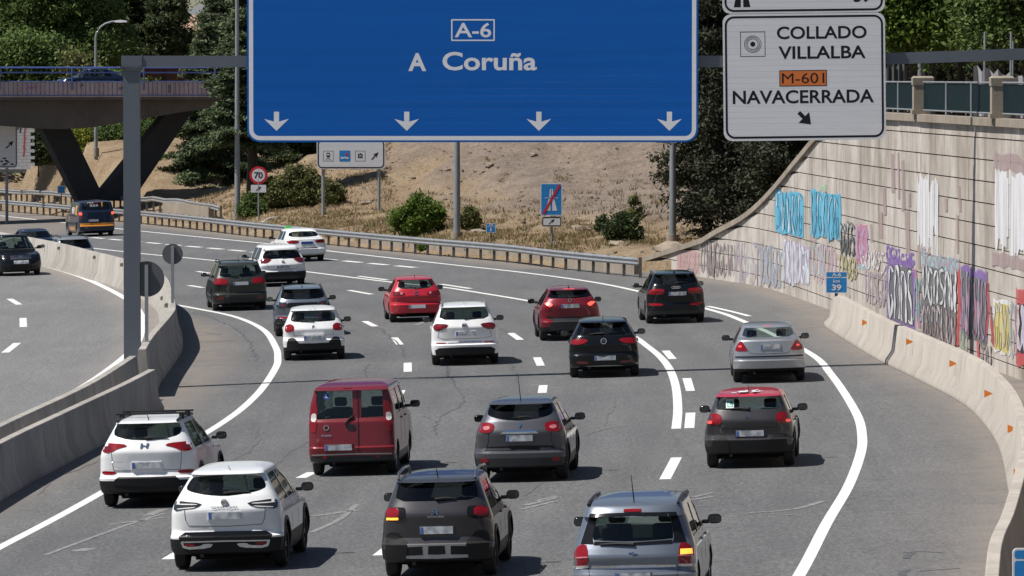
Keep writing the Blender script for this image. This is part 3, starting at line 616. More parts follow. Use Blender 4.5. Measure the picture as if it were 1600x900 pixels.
# ---------------------------------------------------------------- gantry over the road
GY = 147.5
def G(u, v): return PD(u, v, GY)
gp = G(207, 600); gbase = gz(gp.x)
gan = tag(empty('sign_gantry', (gp.x, GY, gbase)), 'grey steel gantry with a square post standing between the median barriers', 'gantry')
def gl(u, v): p = G(u, v); return (p.x - gp.x, p.z - gbase)
zb0, zb1 = gl(300, 105)[1], gl(300, 87)[1]
MB().loft([[(-.21, -.2, 0), (.21, -.2, 0), (.21, .2, 0), (-.21, .2, 0)], [(-.21, -.2, zb0 - .08), (.21, -.2, zb0 - .08), (.21, .2, zb0 - .08), (-.21, .2, zb0 - .08)]]).build('post', 'gantry_steel', gan)
fl = MB().box((0, 0, zb0 - .06), (.56, .5, .04)).box((0, 0, zb0 - .005), (.56, .5, .04))
for a in (-.22, .22):
    for b in (-.2, .2): fl.box((a, b, zb0 - .03), (.05, .05, .12))
fl.build('flange', 'dark_steel', gan)
xr_ = gl(1384, 0)[0]; xe = 25.2; zr0 = gl(1384, 92)[1]; dz_ = gl(1600, 88)[1] - zr0
def beam(name, xa, xb, za, zb, h):
    MB().loft([[(xa, -.16, za - h), (xa, .16, za - h), (xa, .16, za), (xa, -.16, za)], [(xb, -.16, zb - h), (xb, .16, zb - h), (xb, .16, zb), (xb, -.16, zb)]]).build(name, 'gantry_steel', gan)
hb = zb1 - zb0
beam('beam', -.26, xr_ - 2.0, zb1, zb1, hb)
beam('beam', xr_ - 1.99, xe, zb1 + .002, zb1 + .26, hb)
for x in (.26, 8.0, 16.0): MB().box((x, 0, zb1 - hb / 2), (.03, .38, hb + .06)).build('flange', 'gantry_steel', gan)
MB().box((xe - .3, .4, (zb1 + .1 + WTOP - gbase - .3) / 2), (.42, .4, zb1 + .1 - WTOP + gbase + .3)).build('post', 'gantry_steel', gan)
# big blue board
bl0, bl1 = G(387, 222), G(1090.5, -70)
bs = tag(empty('motorway_sign', ((bl0.x + bl1.x) / 2, GY - .30, bl0.z)), 'large blue overhead sign reading A-6 A Coruña with four down arrows', 'sign')
W2 = (bl1.x - bl0.x) / 2; HB = bl1.z - bl0.z; r_ = .33
planks(['sign_blue', 'sign_blue_b', 'sign_blue', 'sign_blue_c'], bs, -W2, W2, 0, HB, r_, .175, 0, .04, .0003)
frame('border', 'sign_letter_white', bs, -W2 + .05, W2 - .05, .05, HB - .05, r_ - .05, .11, -.0008)
def bl(u, v): p = PD(u, v, GY - .30); return (p.x - bs.location.x, p.z - bs.location.z)
k = GY / FPX
x, z = bl(652, 97); lettering('A', bs, x, -.0016, z, 28 * k, 28 * k, 'sign_letter_white', .03); x, z = bl(765, 95.5); lettering('Coruña', bs, x, -.0016, z, 147 * k, 29 * k, 'sign_letter_white', .022)
x, z = bl(739, 47); lettering('A-6', bs, x, -.0016, z, 57 * k, 23 * k, 'sign_letter_white', .015)
frame('number_box', 'sign_letter_white', bs, x - 34 * k, x + 34 * k, z - 17 * k, z + 17 * k, .02, .035, -.0008)
for u in (432, 635.5, 842, 1046):
    x, z = bl(u, 189); plate('arrow', 'sign_letter_white', bs, poly_at([(-1, .42), (-.21, .62 - .42), (-.21, 1), (.21, 1), (.21, .2), (1, .42), (0, -.55)], x, z - .08, .32), -.0008)
for x in (-4.4, -1.5, 1.5, 4.4): MB().box((x, .115, HB / 2), (.12, .15, HB - .3)).build('bracket', 'gantry_steel', bs)
# white exit board
w0, w1 = G(1130.5, 219), G(1384, -75)
ws = tag(empty('exit_sign', ((w0.x + w1.x) / 2, GY - .32, w0.z)), 'white overhead sign reading COLLADO VILLALBA M-601 NAVACERRADA', 'sign')
ws.rotation_euler = (0, math.radians(-0.7), 0)
W2 = (w1.x - w0.x) / 2; HW_ = w1.z - w0.z
def wl(u, v): p = PD(u, v, GY - .32); return (p.x - ws.location.x, p.z - ws.location.z)
zc = wl(1257, 20.5)[1]
planks('sign_white', ws, -W2, W2, 0, zc - .005, .22, .146, 0); planks('sign_white', ws, -W2, W2, zc + .005, HW_, .2, .146, 0)
frame('border', 'sign_black', ws, -W2 + .05, W2 - .05, .06, zc - .06, .24, .055, -.0008); frame('border', 'sign_black', ws, -W2 + .05, W2 - .05, zc + .05, HW_ - .06, .24, .055, -.0008)
for tx, u, v, w, h in (('COLLADO', 1286, 51, 140, 20), ('VILLALBA', 1286, 82, 136, 20), ('NAVACERRADA', 1256, 151, 220, 21)):
    x, z = wl(u, v); lettering(tx, ws, x, -.0016, z, w * k, h * k, 'sign_black', .02)
x, z = wl(1256, 122); plate('route_plate', 'sign_orange', ws, [(x - 37 * k, z - 12.5 * k), (x + 37 * k, z - 12.5 * k), (x + 37 * k, z + 12.5 * k), (x - 37 * k, z + 12.5 * k)], -.0008)
frame('route_frame', 'sign_black', ws, x - 37 * k, x + 37 * k, z - 12.5 * k, z + 12.5 * k, .01, .018, -.0022); lettering('M-601', ws, x, -.0032, z, 66 * k, 16 * k, 'sign_black', 0.0)
x, z = wl(1258, 185); plate('arrow', 'sign_black', ws, poly_at(rot2([(-.14, .62), (.14, .62), (.14, .1), (.55, .1), (0, -.62), (-.55, .1), (-.14, .1)], 45), x, z, .36), -.0008)
x, z = wl(1178, 68); frame('picture_frame', 'sign_black', ws, x - 19.5 * k, x + 19.5 * k, z - 19.5 * k, z + 19.5 * k, .005, .015, -.0008)
def disc(name, m, parent, x, z, r0, r1, y, n=28, loc=None):
    if r0 <= 0: return plate(name, m, parent, [(x + r1 * math.cos(2 * math.pi * i / n), z + r1 * math.sin(2 * math.pi * i / n)) for i in range(n)], y, .0008, loc)
    vs = []; fs = []
    for i in range(n):
        a = 2 * math.pi * i / n
        for r in (r0, r1):
            for yy in (y - .0008, y): vs.append((x + r * math.cos(a), yy, z + r * math.sin(a)))
        j = (i + 1) % n; fs += [(4 * i, 4 * i + 2, 4 * j + 2, 4 * j), (4 * i + 1, 4 * j + 1, 4 * j + 3, 4 * i + 3), (4 * i + 2, 4 * i + 3, 4 * j + 3, 4 * j + 2), (4 * i, 4 * j, 4 * j + 1, 4 * i + 1)]
    return MB().add(vs, fs).build(name, m, parent)
for a in (8.0, 10.3, 12.6): disc('ring', 'sign_black', ws, x, z, a * k, (a + .8) * k, -.0008)
disc('dot', 'sign_black', ws, x, z, 0, 3.9 * k, -.0008)
x, z = wl(1350, -6); lettering('39', ws, x, -.0016, z, 27 * k, 21 * k, 'sign_black', .03)
x, z = wl(1162, 10)
for s in (-1, 1): plate('motorway_symbol', 'sign_black', ws, [(x + s * 2.0 * k, z), (x + s * 13 * k, z), (x + s * 5.5 * k, z + 34 * k), (x + s * 1.2 * k, z + 34 * k)], -.0008)
for x in (-1.2, 1.2): MB().box((x, .12, HW_ / 2), (.1, .155, HW_ - .3)).build('bracket', 'gantry_steel', ws)

# ---------------------------------------------------------------- signs on posts
def sign_root(name, label, u, vb, p, cat='sign', group=None):
    o = tag(empty(name, p), label, cat, group); k = p.y / FPX
    return o, (lambda uu, vv: ((uu - u) * k, (vb - vv) * k)), k
def pole(parent, x, z1, r=.04, m='post_grey', z0=-.3): return MB().tube([(x, .03, z0), (x, .03, z1)], r, 8).build('post', m, parent, 40)
p = on_hill(404, 346); e, L, k = sign_root('speed_sign', 'round 70 speed limit sign with a small arrow plate below', 404, 346, p)
x, z = L(404, 274); pole(e, 0, z + .3); disc('sign_disc', 'sign_red', e, x, z, 0, 14 * k, 0); disc('white_disc', 'sign_white', e, x, z, 0, 10.2 * k, -.005); lettering('70', e, x, -.011, z, 13.5 * k, 10 * k, 'sign_black', .02)
x, z = L(404, 295); plate('arrow_plate', 'sign_white', e, rr(x - 12 * k, x + 12 * k, z - 6 * k, z + 6 * k, .04), -.001); plate('arrow', 'sign_black', e, poly_at(rot2(ARROW_UP, -52), x, z, 9 * k), -.006)
p = on_hill(549, 331); e, L, k = sign_root('direction_sign', 'white sign on two posts with train, leisure and goods pictograms', 549, 331, p)
for u in (505, 592):
    q = on_hill(u, 335 if u < 550 else 326); x = (u - 549) * k; pole(e, x, L(u, 240)[1], .09, 'post_grey', min(-.3, q.z - p.z - .3))
x0, z0 = L(495, 265); x1, z1 = L(602, 212); plate('board', 'sign_white', e, rr(x0, x1, z0, z1, .22), -.07, .05); frame('border', 'sign_black', e, x0 + .05, x1 - .05, z0 + .05, z1 - .25, .24, .06, -.124)
yy = -.124
x, z = L(513, 244.5); h = 8 * k; frame('picture_frame', 'sign_black', e, x - h, x + h, z - h, z + h, .01, .015, yy); plate('train', 'sign_black', e, rr(x - .09, x + .09, z - .05, z + .17, .03), yy); plate('train_window', 'sign_white', e, rr(x - .06, x + .06, z + .03, z + .11, .01), yy - .005)
for s in (-1, 1): plate('track', 'sign_black', e, [(x + s * .04, z - .07), (x + s * .08, z - .07), (x - s * .12, z - .2), (x - s * .16, z - .2)], yy - (.003 if s > 0 else 0))
x, z = L(539, 244.5); h = 8.5 * k; plate('leisure_square', 'sign_light_blue', e, rr(x - h, x + h, z - h, z + h, .02), yy); disc('sun_disc', 'sign_red', e, x + .11, z + .09, 0, .07, yy - .005); plate('waves', 'sign_white', e, [(x - .2, z - .16), (x - .2, z - .02), (x - .1, z - .07), (x, z - .03), (x + .1, z - .08), (x + .2, z - .05), (x + .2, z - .13), (x + .1, z - .16), (x, z - .11), (x - .1, z - .15)], yy - .005)
x, z = L(563, 244.5); h = 8 * k; frame('picture_frame', 'sign_black', e, x - h, x + h, z - h, z + h, .01, .015, yy)
for dx, dz in ((-.09, -.06), (.09, -.06), (-.09, .06), (.09, .06), (0, .1), (0, -.06)): plate('parcel', 'sign_black', e, [(x + dx - .035, z + dz - .05), (x + dx + .035, z + dz - .05), (x + dx + .035, z + dz + .04), (x + dx, z + dz + .06), (x + dx - .035, z + dz + .04)], yy)
x, z = L(586, 244.5); plate('arrow', 'sign_black', e, poly_at(rot2(ARROW_UP, -42), x, z, 13 * k), yy)
p = on_hill(862, 384); e, L, k = sign_root('motorway_end_sign', 'blue end of motorway sign with a red diagonal bar', 862, 384, p)
pole(e, 0, L(862, 300)[1], .05); x0, z0 = L(844.5, 337); x1, z1 = L(878.5, 286.5); plate('board', 'sign_white', e, rr(x0, x1, z0, z1, .04), -.03, .04); g_ = .035; plate('blue_field', 'sign_light_blue', e, rr(x0 + g_, x1 - g_, z0 + g_, z1 - g_, .03), -.07)
x, z = L(861.5, 311); yy = -.074
for s in (-1, 1): plate('roadway', 'sign_white', e, [(x + s * .04, z - .50), (x + s * .25, z - .50), (x + s * .12, z + .0), (x + s * .035, z + .0)], yy); plate('roadway', 'sign_white', e, [(x + s * .02, z + .09), (x + s * .09, z + .09), (x + s * .06, z + .43), (x + s * .015, z + .43)], yy)
plate('crossbar', 'sign_white', e, [(x - .27, z + .02), (x - .2, z + .04), (x + .2, z + .04), (x + .27, z + .02), (x + .27, z + .06), (x - .27, z + .06)], yy - .002)
plate('red_bar', 'sign_red', e, [(x0 + .06, z0 + .06), (x0 + .17, z0 + .06), (x1 - .06, z1 - .06), (x1 - .17, z1 - .06)], yy - .007)
x, z = L(862, 346.5); plate('arrow_plate', 'sign_white', e, rr(x - 15.5 * k, x + 15.5 * k, z - 7.7 * k, z + 7.7 * k, .08), -.03, .03); frame('arrow_frame', 'sign_black', e, x - 15 * k, x + 15 * k, z - 7.2 * k, z + 7.2 * k, .08, .045, -.061); plate('arrow', 'sign_black', e, poly_at(rot2(ARROW_UP, -50), x, z, 10 * k), -.062)
p = on_hill(767, 382); e, L, k = sign_root('marker_sign', 'tiny blue kilometre plate on a post behind the far guardrail', 767, 382, p, 'sign')
pole(e, 0, L(767, 362)[1], .03, 'dark_steel'); x, z = L(767, 357); plate('board', 'sign_white', e, rr(x - 7.5 * k, x + 7.5 * k, z - 7.2 * k, z + 7.2 * k, .02), -.01, .02); plate('blue_field', 'sign_light_blue', e, rr(x - 6.8 * k, x + 6.8 * k, z - 6.6 * k, z + 1.8 * k, .01), -.03); plate('blue_field', 'sign_light_blue', e, rr(x - 6.8 * k, x + 6.8 * k, z + 2.4 * k, z + 6.6 * k, .01), -.03); lettering('1', e, x, -.036, z - 2.4 * k, 2 * k, 5.5 * k, 'sign_white', .03); lettering('38', e, x, -.036, z + 4.5 * k, 7 * k, 2.8 * k, 'sign_white', .02)
p = P(61, 338, 0) + Vector((1.2, 2.5, .35)); p.z = hz(p.x, p.y); k = p.y / FPX; vb = 120 + (HC - p.z) / k; e, L, k = sign_root('marker_sign', 'small blue plate on a thin post beside the bridge at far left', 61, vb, p)
pole(e, 0, L(61, 300)[1], .03, 'dark_steel'); x, z = L(61, 296); plate('board', 'sign_light_blue', e, rr(x - 6 * k, x + 6 * k, z - 6 * k, z + 6 * k, .02), -.01, .02); frame('border', 'sign_white', e, x - 6 * k, x + 6 * k, z - 6 * k, z + 6 * k, .02, .03, -.031)
q = on_wall(1320, 470); p = Vector((q.x - .35, q.y - 1.5, gz(q.x))); k = p.y / FPX; vb = 120 + (HC - p.z) / k; uu = 800 + p.x / k
e, L, k = sign_root('kilometre_sign', 'blue A-6 km 39 sign on a post in front of the wall', uu, vb, p)
pole(e, 0, L(uu, 430)[1], .05, 'dark_steel', 0); x, z = L(uu, 441); h = 16.8 * k
plate('board', 'sign_white', e, rr(x - h, x + h, z - h, z + h, .03), -.04, .04); plate('blue_field', 'sign_light_blue', e, rr(x - h + .02, x + h - .02, z - h + .02, z + 7 * k, .02), -.08); plate('blue_field', 'sign_light_blue', e, rr(x - h + .02, x + h - .02, z + 8.5 * k, z + h - .02, .02), -.08)
lettering('A-6', e, x, -.087, z + 12.3 * k, 14 * k, 6 * k, 'sign_white', .02); lettering('km', e, x, -.087, z + 2.2 * k, 10 * k, 5.5 * k, 'sign_white', .01); lettering('39', e, x, -.087, z - 8 * k, 15 * k, 9.5 * k, 'sign_white', .03)
p = Vector((5.3, 58.0, gz(5.3))); k = p.y / FPX; vb = 120 + (HC - p.z) / k; uu = 800 + p.x / k
e, L, k = sign_root('marker_sign', 'blue plate with white border at the lower right corner', uu, vb, p)
pole(e, 0, L(uu, 880)[1], .04, 'post_grey', 0); x0, z0 = L(1583, 922); x1, z1 = L(1640, 857); plate('board', 'sign_white', e, rr(x0, x1, z0, z1, .05), -.04, .04); zm = L(0, 875)[1]; plate('blue_field', 'sign_light_blue', e, rr(x0 + .02, x1 - .02, z0 + .02, zm - .01, .03), -.08); plate('blue_field', 'sign_light_blue', e, rr(x0 + .02, x1 - .02, zm + .01, z1 - .02, .03), -.08)
# left edge board, half out of the picture
p = P(-25, 352, 0) + Vector((0, 4, 0)); p.z = hz(p.x, p.y); k = p.y / FPX; vb = 120 + (HC - p.z) / k
e, L, k = sign_root('direction_sign', 'white sign with a black arrow cut off by the left edge', -25, vb, p)
for u in (-55, 1): pole(e, (u + 25) * k, L(0, 215)[1], .09)
x0, z0 = L(-70, 262); x1, z1 = L(18, 186); plate('board', 'sign_white', e, rr(x0, x1, z0, z1, .2), -.07, .05); frame('border', 'sign_black', e, x0 + .04, x1 - .04, z0 + .04, z1 - .04, .2, .05, -.124); x, z = L(6, 226); plate('arrow', 'sign_black', e, poly_at(rot2(ARROW_UP, -45), x, z, 14 * k), -.124)
for i in range(7):
    x, z = L(R.uniform(-8, 14), R.uniform(244, 258)); plate('graffiti', 'sign_black', e, [(x - .12, z - .03), (x, z + .05), (x + .13, z - .02), (x + .05, z - .07)], -.124 - .0006 * i)
# backs of two round signs standing on the median barrier
for u, v, vf, rpx, lab in ((268.5, 397, 478, 16.2, 'grey back of the smaller round sign on the median barrier'), (229, 436, 540, 28.0, 'grey back of the round sign half hidden behind the gantry post')):
    d = ray(u, vf); best = min(MED, key=lambda p: abs(p.x - d.x / d.y * p.y) + abs(HC + d.z / d.y * p.y - (gz(p.x) + LRAISE + 1.0)) * 2)
    p = Vector((best.x, best.y, gz(best.x) + LRAISE + 1.0)); k = p.y / FPX; vb = 120 + (HC - p.z) / k; u0 = 800 + p.x / k
    e, L, k = sign_root('round_sign', lab, u0, vb, p); x, z = L(u0, v); MB().box((0, 0, (z + rpx * k * .8) / 2), (.09, .07, z + rpx * k * .8)).build('post', 'post_grey', e); disc('sign_disc', 'sign_back', e, 0, z, 0, rpx * k, .045)
# ---------------------------------------------------------------- lamp posts
def lamp(label, p, h, r0=.13, r1=.07, arm=None):
    e = tag(empty('lamp_post', p), label, 'lamp post', 'lamp posts'); MB().tube([(0, 0, -.4), (0, 0, h * .5), (0, 0, h)], [r0, (r0 + r1) / 2, r1], 10).build('pole', 'post_grey', e, 40)
    MB().tube([(0, 0, -.2), (0, 0, .35)], r0 * 1.6, 10).build('base_sleeve', 'coping_stone', e, 40)
    if arm is None: arm = (-1.6, .5)
    pts = [(0, 0, h)] + [(arm[0] * (1 - math.cos(a)), 0, h + arm[1] * math.sin(a)) for a in (.35, .7, 1.05, 1.4, 1.57)]
    MB().tube(pts, r1 * .8, 8).build('arm', 'post_grey', e, 40); x, z = pts[-1][0], pts[-1][2]; s = 1 if arm[0] > 0 else -1
    MB().loft([[(x - s * .05, -.06, z - .05), (x - s * .05, .06, z - .05), (x - s * .05, .06, z + .06), (x - s * .05, -.06, z + .06)], [(x + s * .35, -.14, z - .07), (x + s * .35, .14, z - .07), (x + s * .35, .12, z + .1), (x + s * .35, -.12, z + .1)], [(x + s * .75, -.1, z - .04), (x + s * .75, .1, z - .04), (x + s * .75, .07, z + .05), (x + s * .75, -.07, z + .05)]]).build('lantern', 'sign_white', e, 40)
lamp('tall grey lamp post beside the 70 sign', on_hill(371, 344), 13.5, .17, .09)
lamp('grey lamp post standing below the big blue sign', on_hill(714, 375), 12.5, .17, .09)
lamp('grey lamp post in front of the dark pine', on_hill(1051, 380), 4.05, .16, .13, (-.5, .2))
lamp('pale lamp post rising among the trees behind the parapet', Vector((13.35, 186, 6.8)), 12.0, .14, .09)
q = PD(150, 240, 362); lamp('curved pale lamp post behind the bridge', Vector((q.x, q.y, q.z)), 7.4, .13, .08, (1.25, 1.0))
# ---------------------------------------------------------------- bridge over the road, far left
BY = 338.0
def B2(u, v): p = PD(u, v, BY); return (p.x, p.z)
br = tag(empty('bridge', (PD(150, 305, BY).x, BY, gz(-25) + .6)), 'dark concrete road bridge on slanted legs with blue railings', 'bridge')
br_i = Matrix.Translation(-Vector(br.location))
def bp(o): o.parent = br; o.matrix_parent_inverse = br_i; return o
BD = 9.0
xl, xr = B2(-620, 0)[0], B2(318, 0)[0]
soff = [(-620, 168), (-300, 180), (0, 198), (60, 202), (115, 199), (195, 186), (260, 175), (318, 168)]
poly = [B2(u, v) for u, v in soff] + [B2(318, 152), B2(-620, 152)]
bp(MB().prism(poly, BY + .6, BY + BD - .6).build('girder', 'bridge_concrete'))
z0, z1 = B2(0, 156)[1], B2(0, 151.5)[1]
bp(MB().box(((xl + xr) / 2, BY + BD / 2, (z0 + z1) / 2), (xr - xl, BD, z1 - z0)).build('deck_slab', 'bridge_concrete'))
zf1 = B2(0, 127)[1]
n = 12; w = (xr - xl) / n
for i in range(n):
    for y in (BY + .1, BY + BD - .1):
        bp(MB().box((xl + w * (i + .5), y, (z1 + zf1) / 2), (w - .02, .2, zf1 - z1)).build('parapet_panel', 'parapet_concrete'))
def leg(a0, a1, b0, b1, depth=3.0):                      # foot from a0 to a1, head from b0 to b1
    y0 = BY + BD / 2 - depth / 2; return bp(MB().prism([a0, a1, b1, b0], y0, y0 + depth).build('leg', 'leg_shade_concrete'))
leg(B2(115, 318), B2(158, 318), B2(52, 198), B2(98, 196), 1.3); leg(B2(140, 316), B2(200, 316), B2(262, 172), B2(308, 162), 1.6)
rl = B2(0, 105.5)[1]; rl2 = B2(0, 113.2)[1]
for y in (BY + .05, BY + BD - .05):
    for z, r in ((rl, .055), (rl2, .05)): bp(MB().tube([(xl, y, z), (xr, y, z)], r, 6).build('handrail', 'rail_blue'))
me = MB().box((0, 0, (rl - zf1) / 2 - .25), (.08, .08, rl - zf1 + .5)).mesh('rail_post', 'rail_blue')
me2 = MB().box((0, 0, -.42), (.025, .025, .84)).mesh('baluster', 'rail_blue')
x = xr - .4; i = 0
while x > B2(-60, 0)[0]:
    bp(inst('rail_post', me, None, (x, BY - .04, zf1)))
    for k in range(1, 16): bp(inst('baluster', me2, None, (x - k * 4.4 / 16, BY - .03, zf1)))
    x -= 4.4; i += 1
for zz in (zf1 - .01, zf1 - .84): bp(MB().tube([(xl, BY - .03, zz), (xr, BY - .03, zz)], .03, 6).build('rail', 'rail_blue'))
for u, v, w_, h_ in ((160, 138, 20, 4), (170, 145, 14, 4), (233, 139, 5, 14), (92, 133, 6, 5), (10, 137, 16, 5)):
    x, z = B2(u, v); o = MB().add([(x - w_ / 53, BY - .006, z - h_ / 53), (x + w_ / 60, BY - .006, z - h_ / 70), (x + w_ / 53, BY - .006, z + h_ / 60), (x - w_ / 70, BY - .006, z + h_ / 53)], [(0, 1, 2, 3)]).build('graffiti', 'g_grey' if u != 10 else 'g_pink'); bp(o)
br.rotation_euler.z = math.radians(19); br.location.x += 1.3
# painted abutment wall seen under the bridge
q = PD(28, 262, 356)
aw = tag(empty('abutment_wall', (q.x, q.y, q.z)), 'white brick wall with graffiti under the bridge at far left', 'wall'); k = 356 / FPX
mat('painted_brick', (0.5, 0.5, 0.52), .8); mat('mortar', (0.25, 0.25, 0.26), .9)
MB().box((-1.1, .2, 1.6), (3.2, .3, 3.8)).build('core', 'mortar', aw)
for r in range(16):
    for c in range(-4, 2):
        MB().box((c * .5 + (.25 if r % 2 else 0) + .05, .03, .0 + r * .21), (.485, .06, .195)).build('block', 'painted_brick', aw)
for x, z, m_ in ((0, 2.7, 'g_black'), (.15, 2.5, 'g_black'), (-.2, 2.55, 'g_black'), (.38, 1.6, 'g_red'), (.4, 2.2, 'g_red'), (.36, 1.0, 'g_red')):
    MB().add([(x - .05, -.006, z - .35), (x + .05, -.006, z - .3), (x + .12, -.006, z + .3), (x, -.006, z + .35)], [(0, 1, 2, 3)]).build('graffiti', m_, aw)

# ---------------------------------------------------------------- foliage
def leafmat(name, c0, c1, c2, trans=0.25):
    m = mat(name, c1, 0.65, spec=0.25); g = nd(m, 'ShaderNodeNewGeometry')
    cc = ramp(m, g.outputs['Random Per Island'], [(0.0, c0), (0.55, c1), (1.0, c2)])
    nz = noisetex(m, coords(m), 0.7, 3, 0.6); cc = mix(m, 1.0, cc, ramp(m, nz, [(0.3, (0.6, 0.62, 0.6)), (0.7, (1.3, 1.25, 1.1))]), 'MULTIPLY'); base(m, cc)
    t = nd(m, 'ShaderNodeBsdfTranslucent'); lk(m, cc, t.inputs[0]); x = nd(m, 'ShaderNodeMixShader'); x.inputs[0].default_value = trans
    lk(m, m.node_tree.nodes['Principled BSDF'].outputs[0], x.inputs[1]); lk(m, t.outputs[0], x.inputs[2]); lk(m, x.outputs[0], m.node_tree.nodes['Material Output'].inputs[0])
leafmat('leaf_bright', (0.0607, 0.1148, 0.0216), (0.1188, 0.1958, 0.0365), (0.2160, 0.2835, 0.0607), .35)
leafmat('leaf_mid', (0.0621, 0.1080, 0.0324), (0.1080, 0.1688, 0.0513), (0.1823, 0.2430, 0.0837), .35)
leafmat('leaf_dark', (0.0313, 0.0490, 0.0235), (0.0587, 0.0841, 0.0373), (0.1135, 0.1370, 0.0626), .25)
leafmat('leaf_pine', (0.0162, 0.0216, 0.0140), (0.0281, 0.0357, 0.0216), (0.0594, 0.0626, 0.0367), .121)
leafmat('leaf_cedar', (0.0486, 0.0743, 0.0432), (0.0891, 0.1242, 0.0675), (0.1553, 0.1917, 0.0972), .2)
leafmat('leaf_lime', (0.1350, 0.1755, 0.0270), (0.2295, 0.2565, 0.0405), (0.3240, 0.3375, 0.0810), .4)
leafmat('leaf_olive', (0.0743, 0.0918, 0.0365), (0.1350, 0.1485, 0.0540), (0.2160, 0.2093, 0.0878), .25)
leafmat('grass_dry', (0.19, 0.135, 0.075), (0.27, 0.20, 0.118), (0.36, 0.285, 0.175), .2)
leafmat('grass_green', (0.10, 0.11, 0.04), (0.17, 0.17, 0.07), (0.28, 0.24, 0.11), .2)
speck('bark', (0.055, 0.042, 0.034), .4, 5, .9, (1, 1, .3)); speck('rock', (0.25, 0.205, 0.16), .3, 2, .9, (1, 1, 1), 0, .6)
leafmat('grass_weed', (0.09, 0.07, 0.05), (0.15, 0.115, 0.08), (0.24, 0.19, 0.13), .1)
rng = np.random.default_rng(5)
def quads(pts, size, asp=1.0, up=0.3, dirs=None):
    n = len(pts); nrm = rng.normal(size=(n, 3)); nrm[:, 2] += up * 2; nrm[:, 0] -= .3; nrm /= np.linalg.norm(nrm, axis=1)[:, None]
    t = rng.normal(size=(n, 3)) if dirs is None else dirs + rng.normal(size=(n, 3)) * .3
    t -= nrm * (t * nrm).sum(1)[:, None]; t /= np.linalg.norm(t, axis=1)[:, None] + 1e-9; b = np.cross(nrm, t)
    s = (size * rng.uniform(.6, 1.3, n))[:, None]; t = t * s * asp; b = b * s
    return np.stack([pts - t - b * .35, pts - t * .1 + b * .6 - nrm * 0, pts + t + b * .1, pts + t * .1 - b * .6], 1).reshape(-1, 3)
def leafmesh(name, co, m):
    n = len(co) // 4; me = bpy.data.meshes.new(name); me.vertices.add(n * 4); me.vertices.foreach_set('co', co.astype(np.float32).ravel())
    me.loops.add(n * 4); me.loops.foreach_set('vertex_index', np.arange(n * 4, dtype=np.int32)); me.polygons.add(n)
    me.polygons.foreach_set('loop_start', np.arange(0, n * 4, 4, dtype=np.int32)); me.polygons.foreach_set('loop_total', np.full(n, 4, dtype=np.int32)); me.update(calc_edges=True); me.materials.append(M[m]); return me
def clumps(lobes, n, per, cr, flat=.7, shell=.55):        # leaf positions gathered in clumps near the skin of some lobes
    out = []; vol = np.array([l[3] * l[4] * l[5] for l in lobes]) ** .67; vol /= vol.sum()
    for l, f in zip(lobes, vol):
        k = max(3, int(n * f)); d = rng.normal(size=(k, 3)); d /= np.linalg.norm(d, axis=1)[:, None]; d *= (shell + (1 - shell) * rng.random(k) ** .6)[:, None]
        c = np.array(l[:3]) + d * np.array(l[3:6]); r = cr * rng.uniform(.5, 1.3, k)
        q = rng.normal(size=(k, per, 3)) * .5; q[:, :, 2] *= flat
        out.append((c[:, None, :] + q * r[:, None, None]).reshape(-1, 3))
    return np.concatenate(out)
def tree(name, label, p, h, lobes, n, per, cr, size, m, tr=.22, cat='tree', group=None, asp=1.3, flat=.7, up=.3, limbs=5, shell=.5, z0=None, trunk=True):
    e = tag(empty(name, p), label, cat, group); co = clumps(lobes, n, per, cr, flat, shell); co = co[co[:, 2] > (0.05 if z0 is None else z0)]
    o = link(bpy.data.objects.new('crown', leafmesh('crown', quads(co, size, asp, up), m)), e)
    if trunk:
        b = MB(); b.tube([(0, 0, -.8), (.05, 0, h * .3), (-.1, .1, h * .6), (0, 0, h * .88)], [tr, tr * .8, tr * .5, tr * .15], 8)
        for i in range(limbs):
            l = lobes[i % len(lobes)]; s = Vector((0, 0, h * R.uniform(.25, .6))); t = Vector((l[0] + R.uniform(-.5, .5) * l[3], l[1] + R.uniform(-.5, .5) * l[4], l[2] + R.uniform(-.3, .5) * l[5]))
            b.tube([s, s.lerp(t, .5) + Vector((0, 0, .2)), t], [tr * .45, tr * .3, tr * .1], 6)
        b.build('trunk', 'bark', e, 50)
    return e
def sc_lobes(L, s): return [tuple(x * s for x in l) for l in L]
BROAD = [(0, 0, 7, 2.8, 2.6, 2.6), (-2.2, .3, 5.5, 2, 2, 1.8), (2.2, -.4, 6, 2, 2, 2), (.5, -.5, 9.3, 1.9, 1.8, 1.7), (-1, -.8, 8.2, 1.8, 1.6, 1.6), (1.2, -1, 4.3, 1.7, 1.5, 1.3), (-1.2, -1, 3.8, 1.5, 1.4, 1.2)]
def var(L, k=.5): return [tuple(a + R.uniform(-k, k) * (1 if i < 3 else .4) for i, a in enumerate(l)) for l in L]
def at_d(u, v, d): return PD(u, v, d)
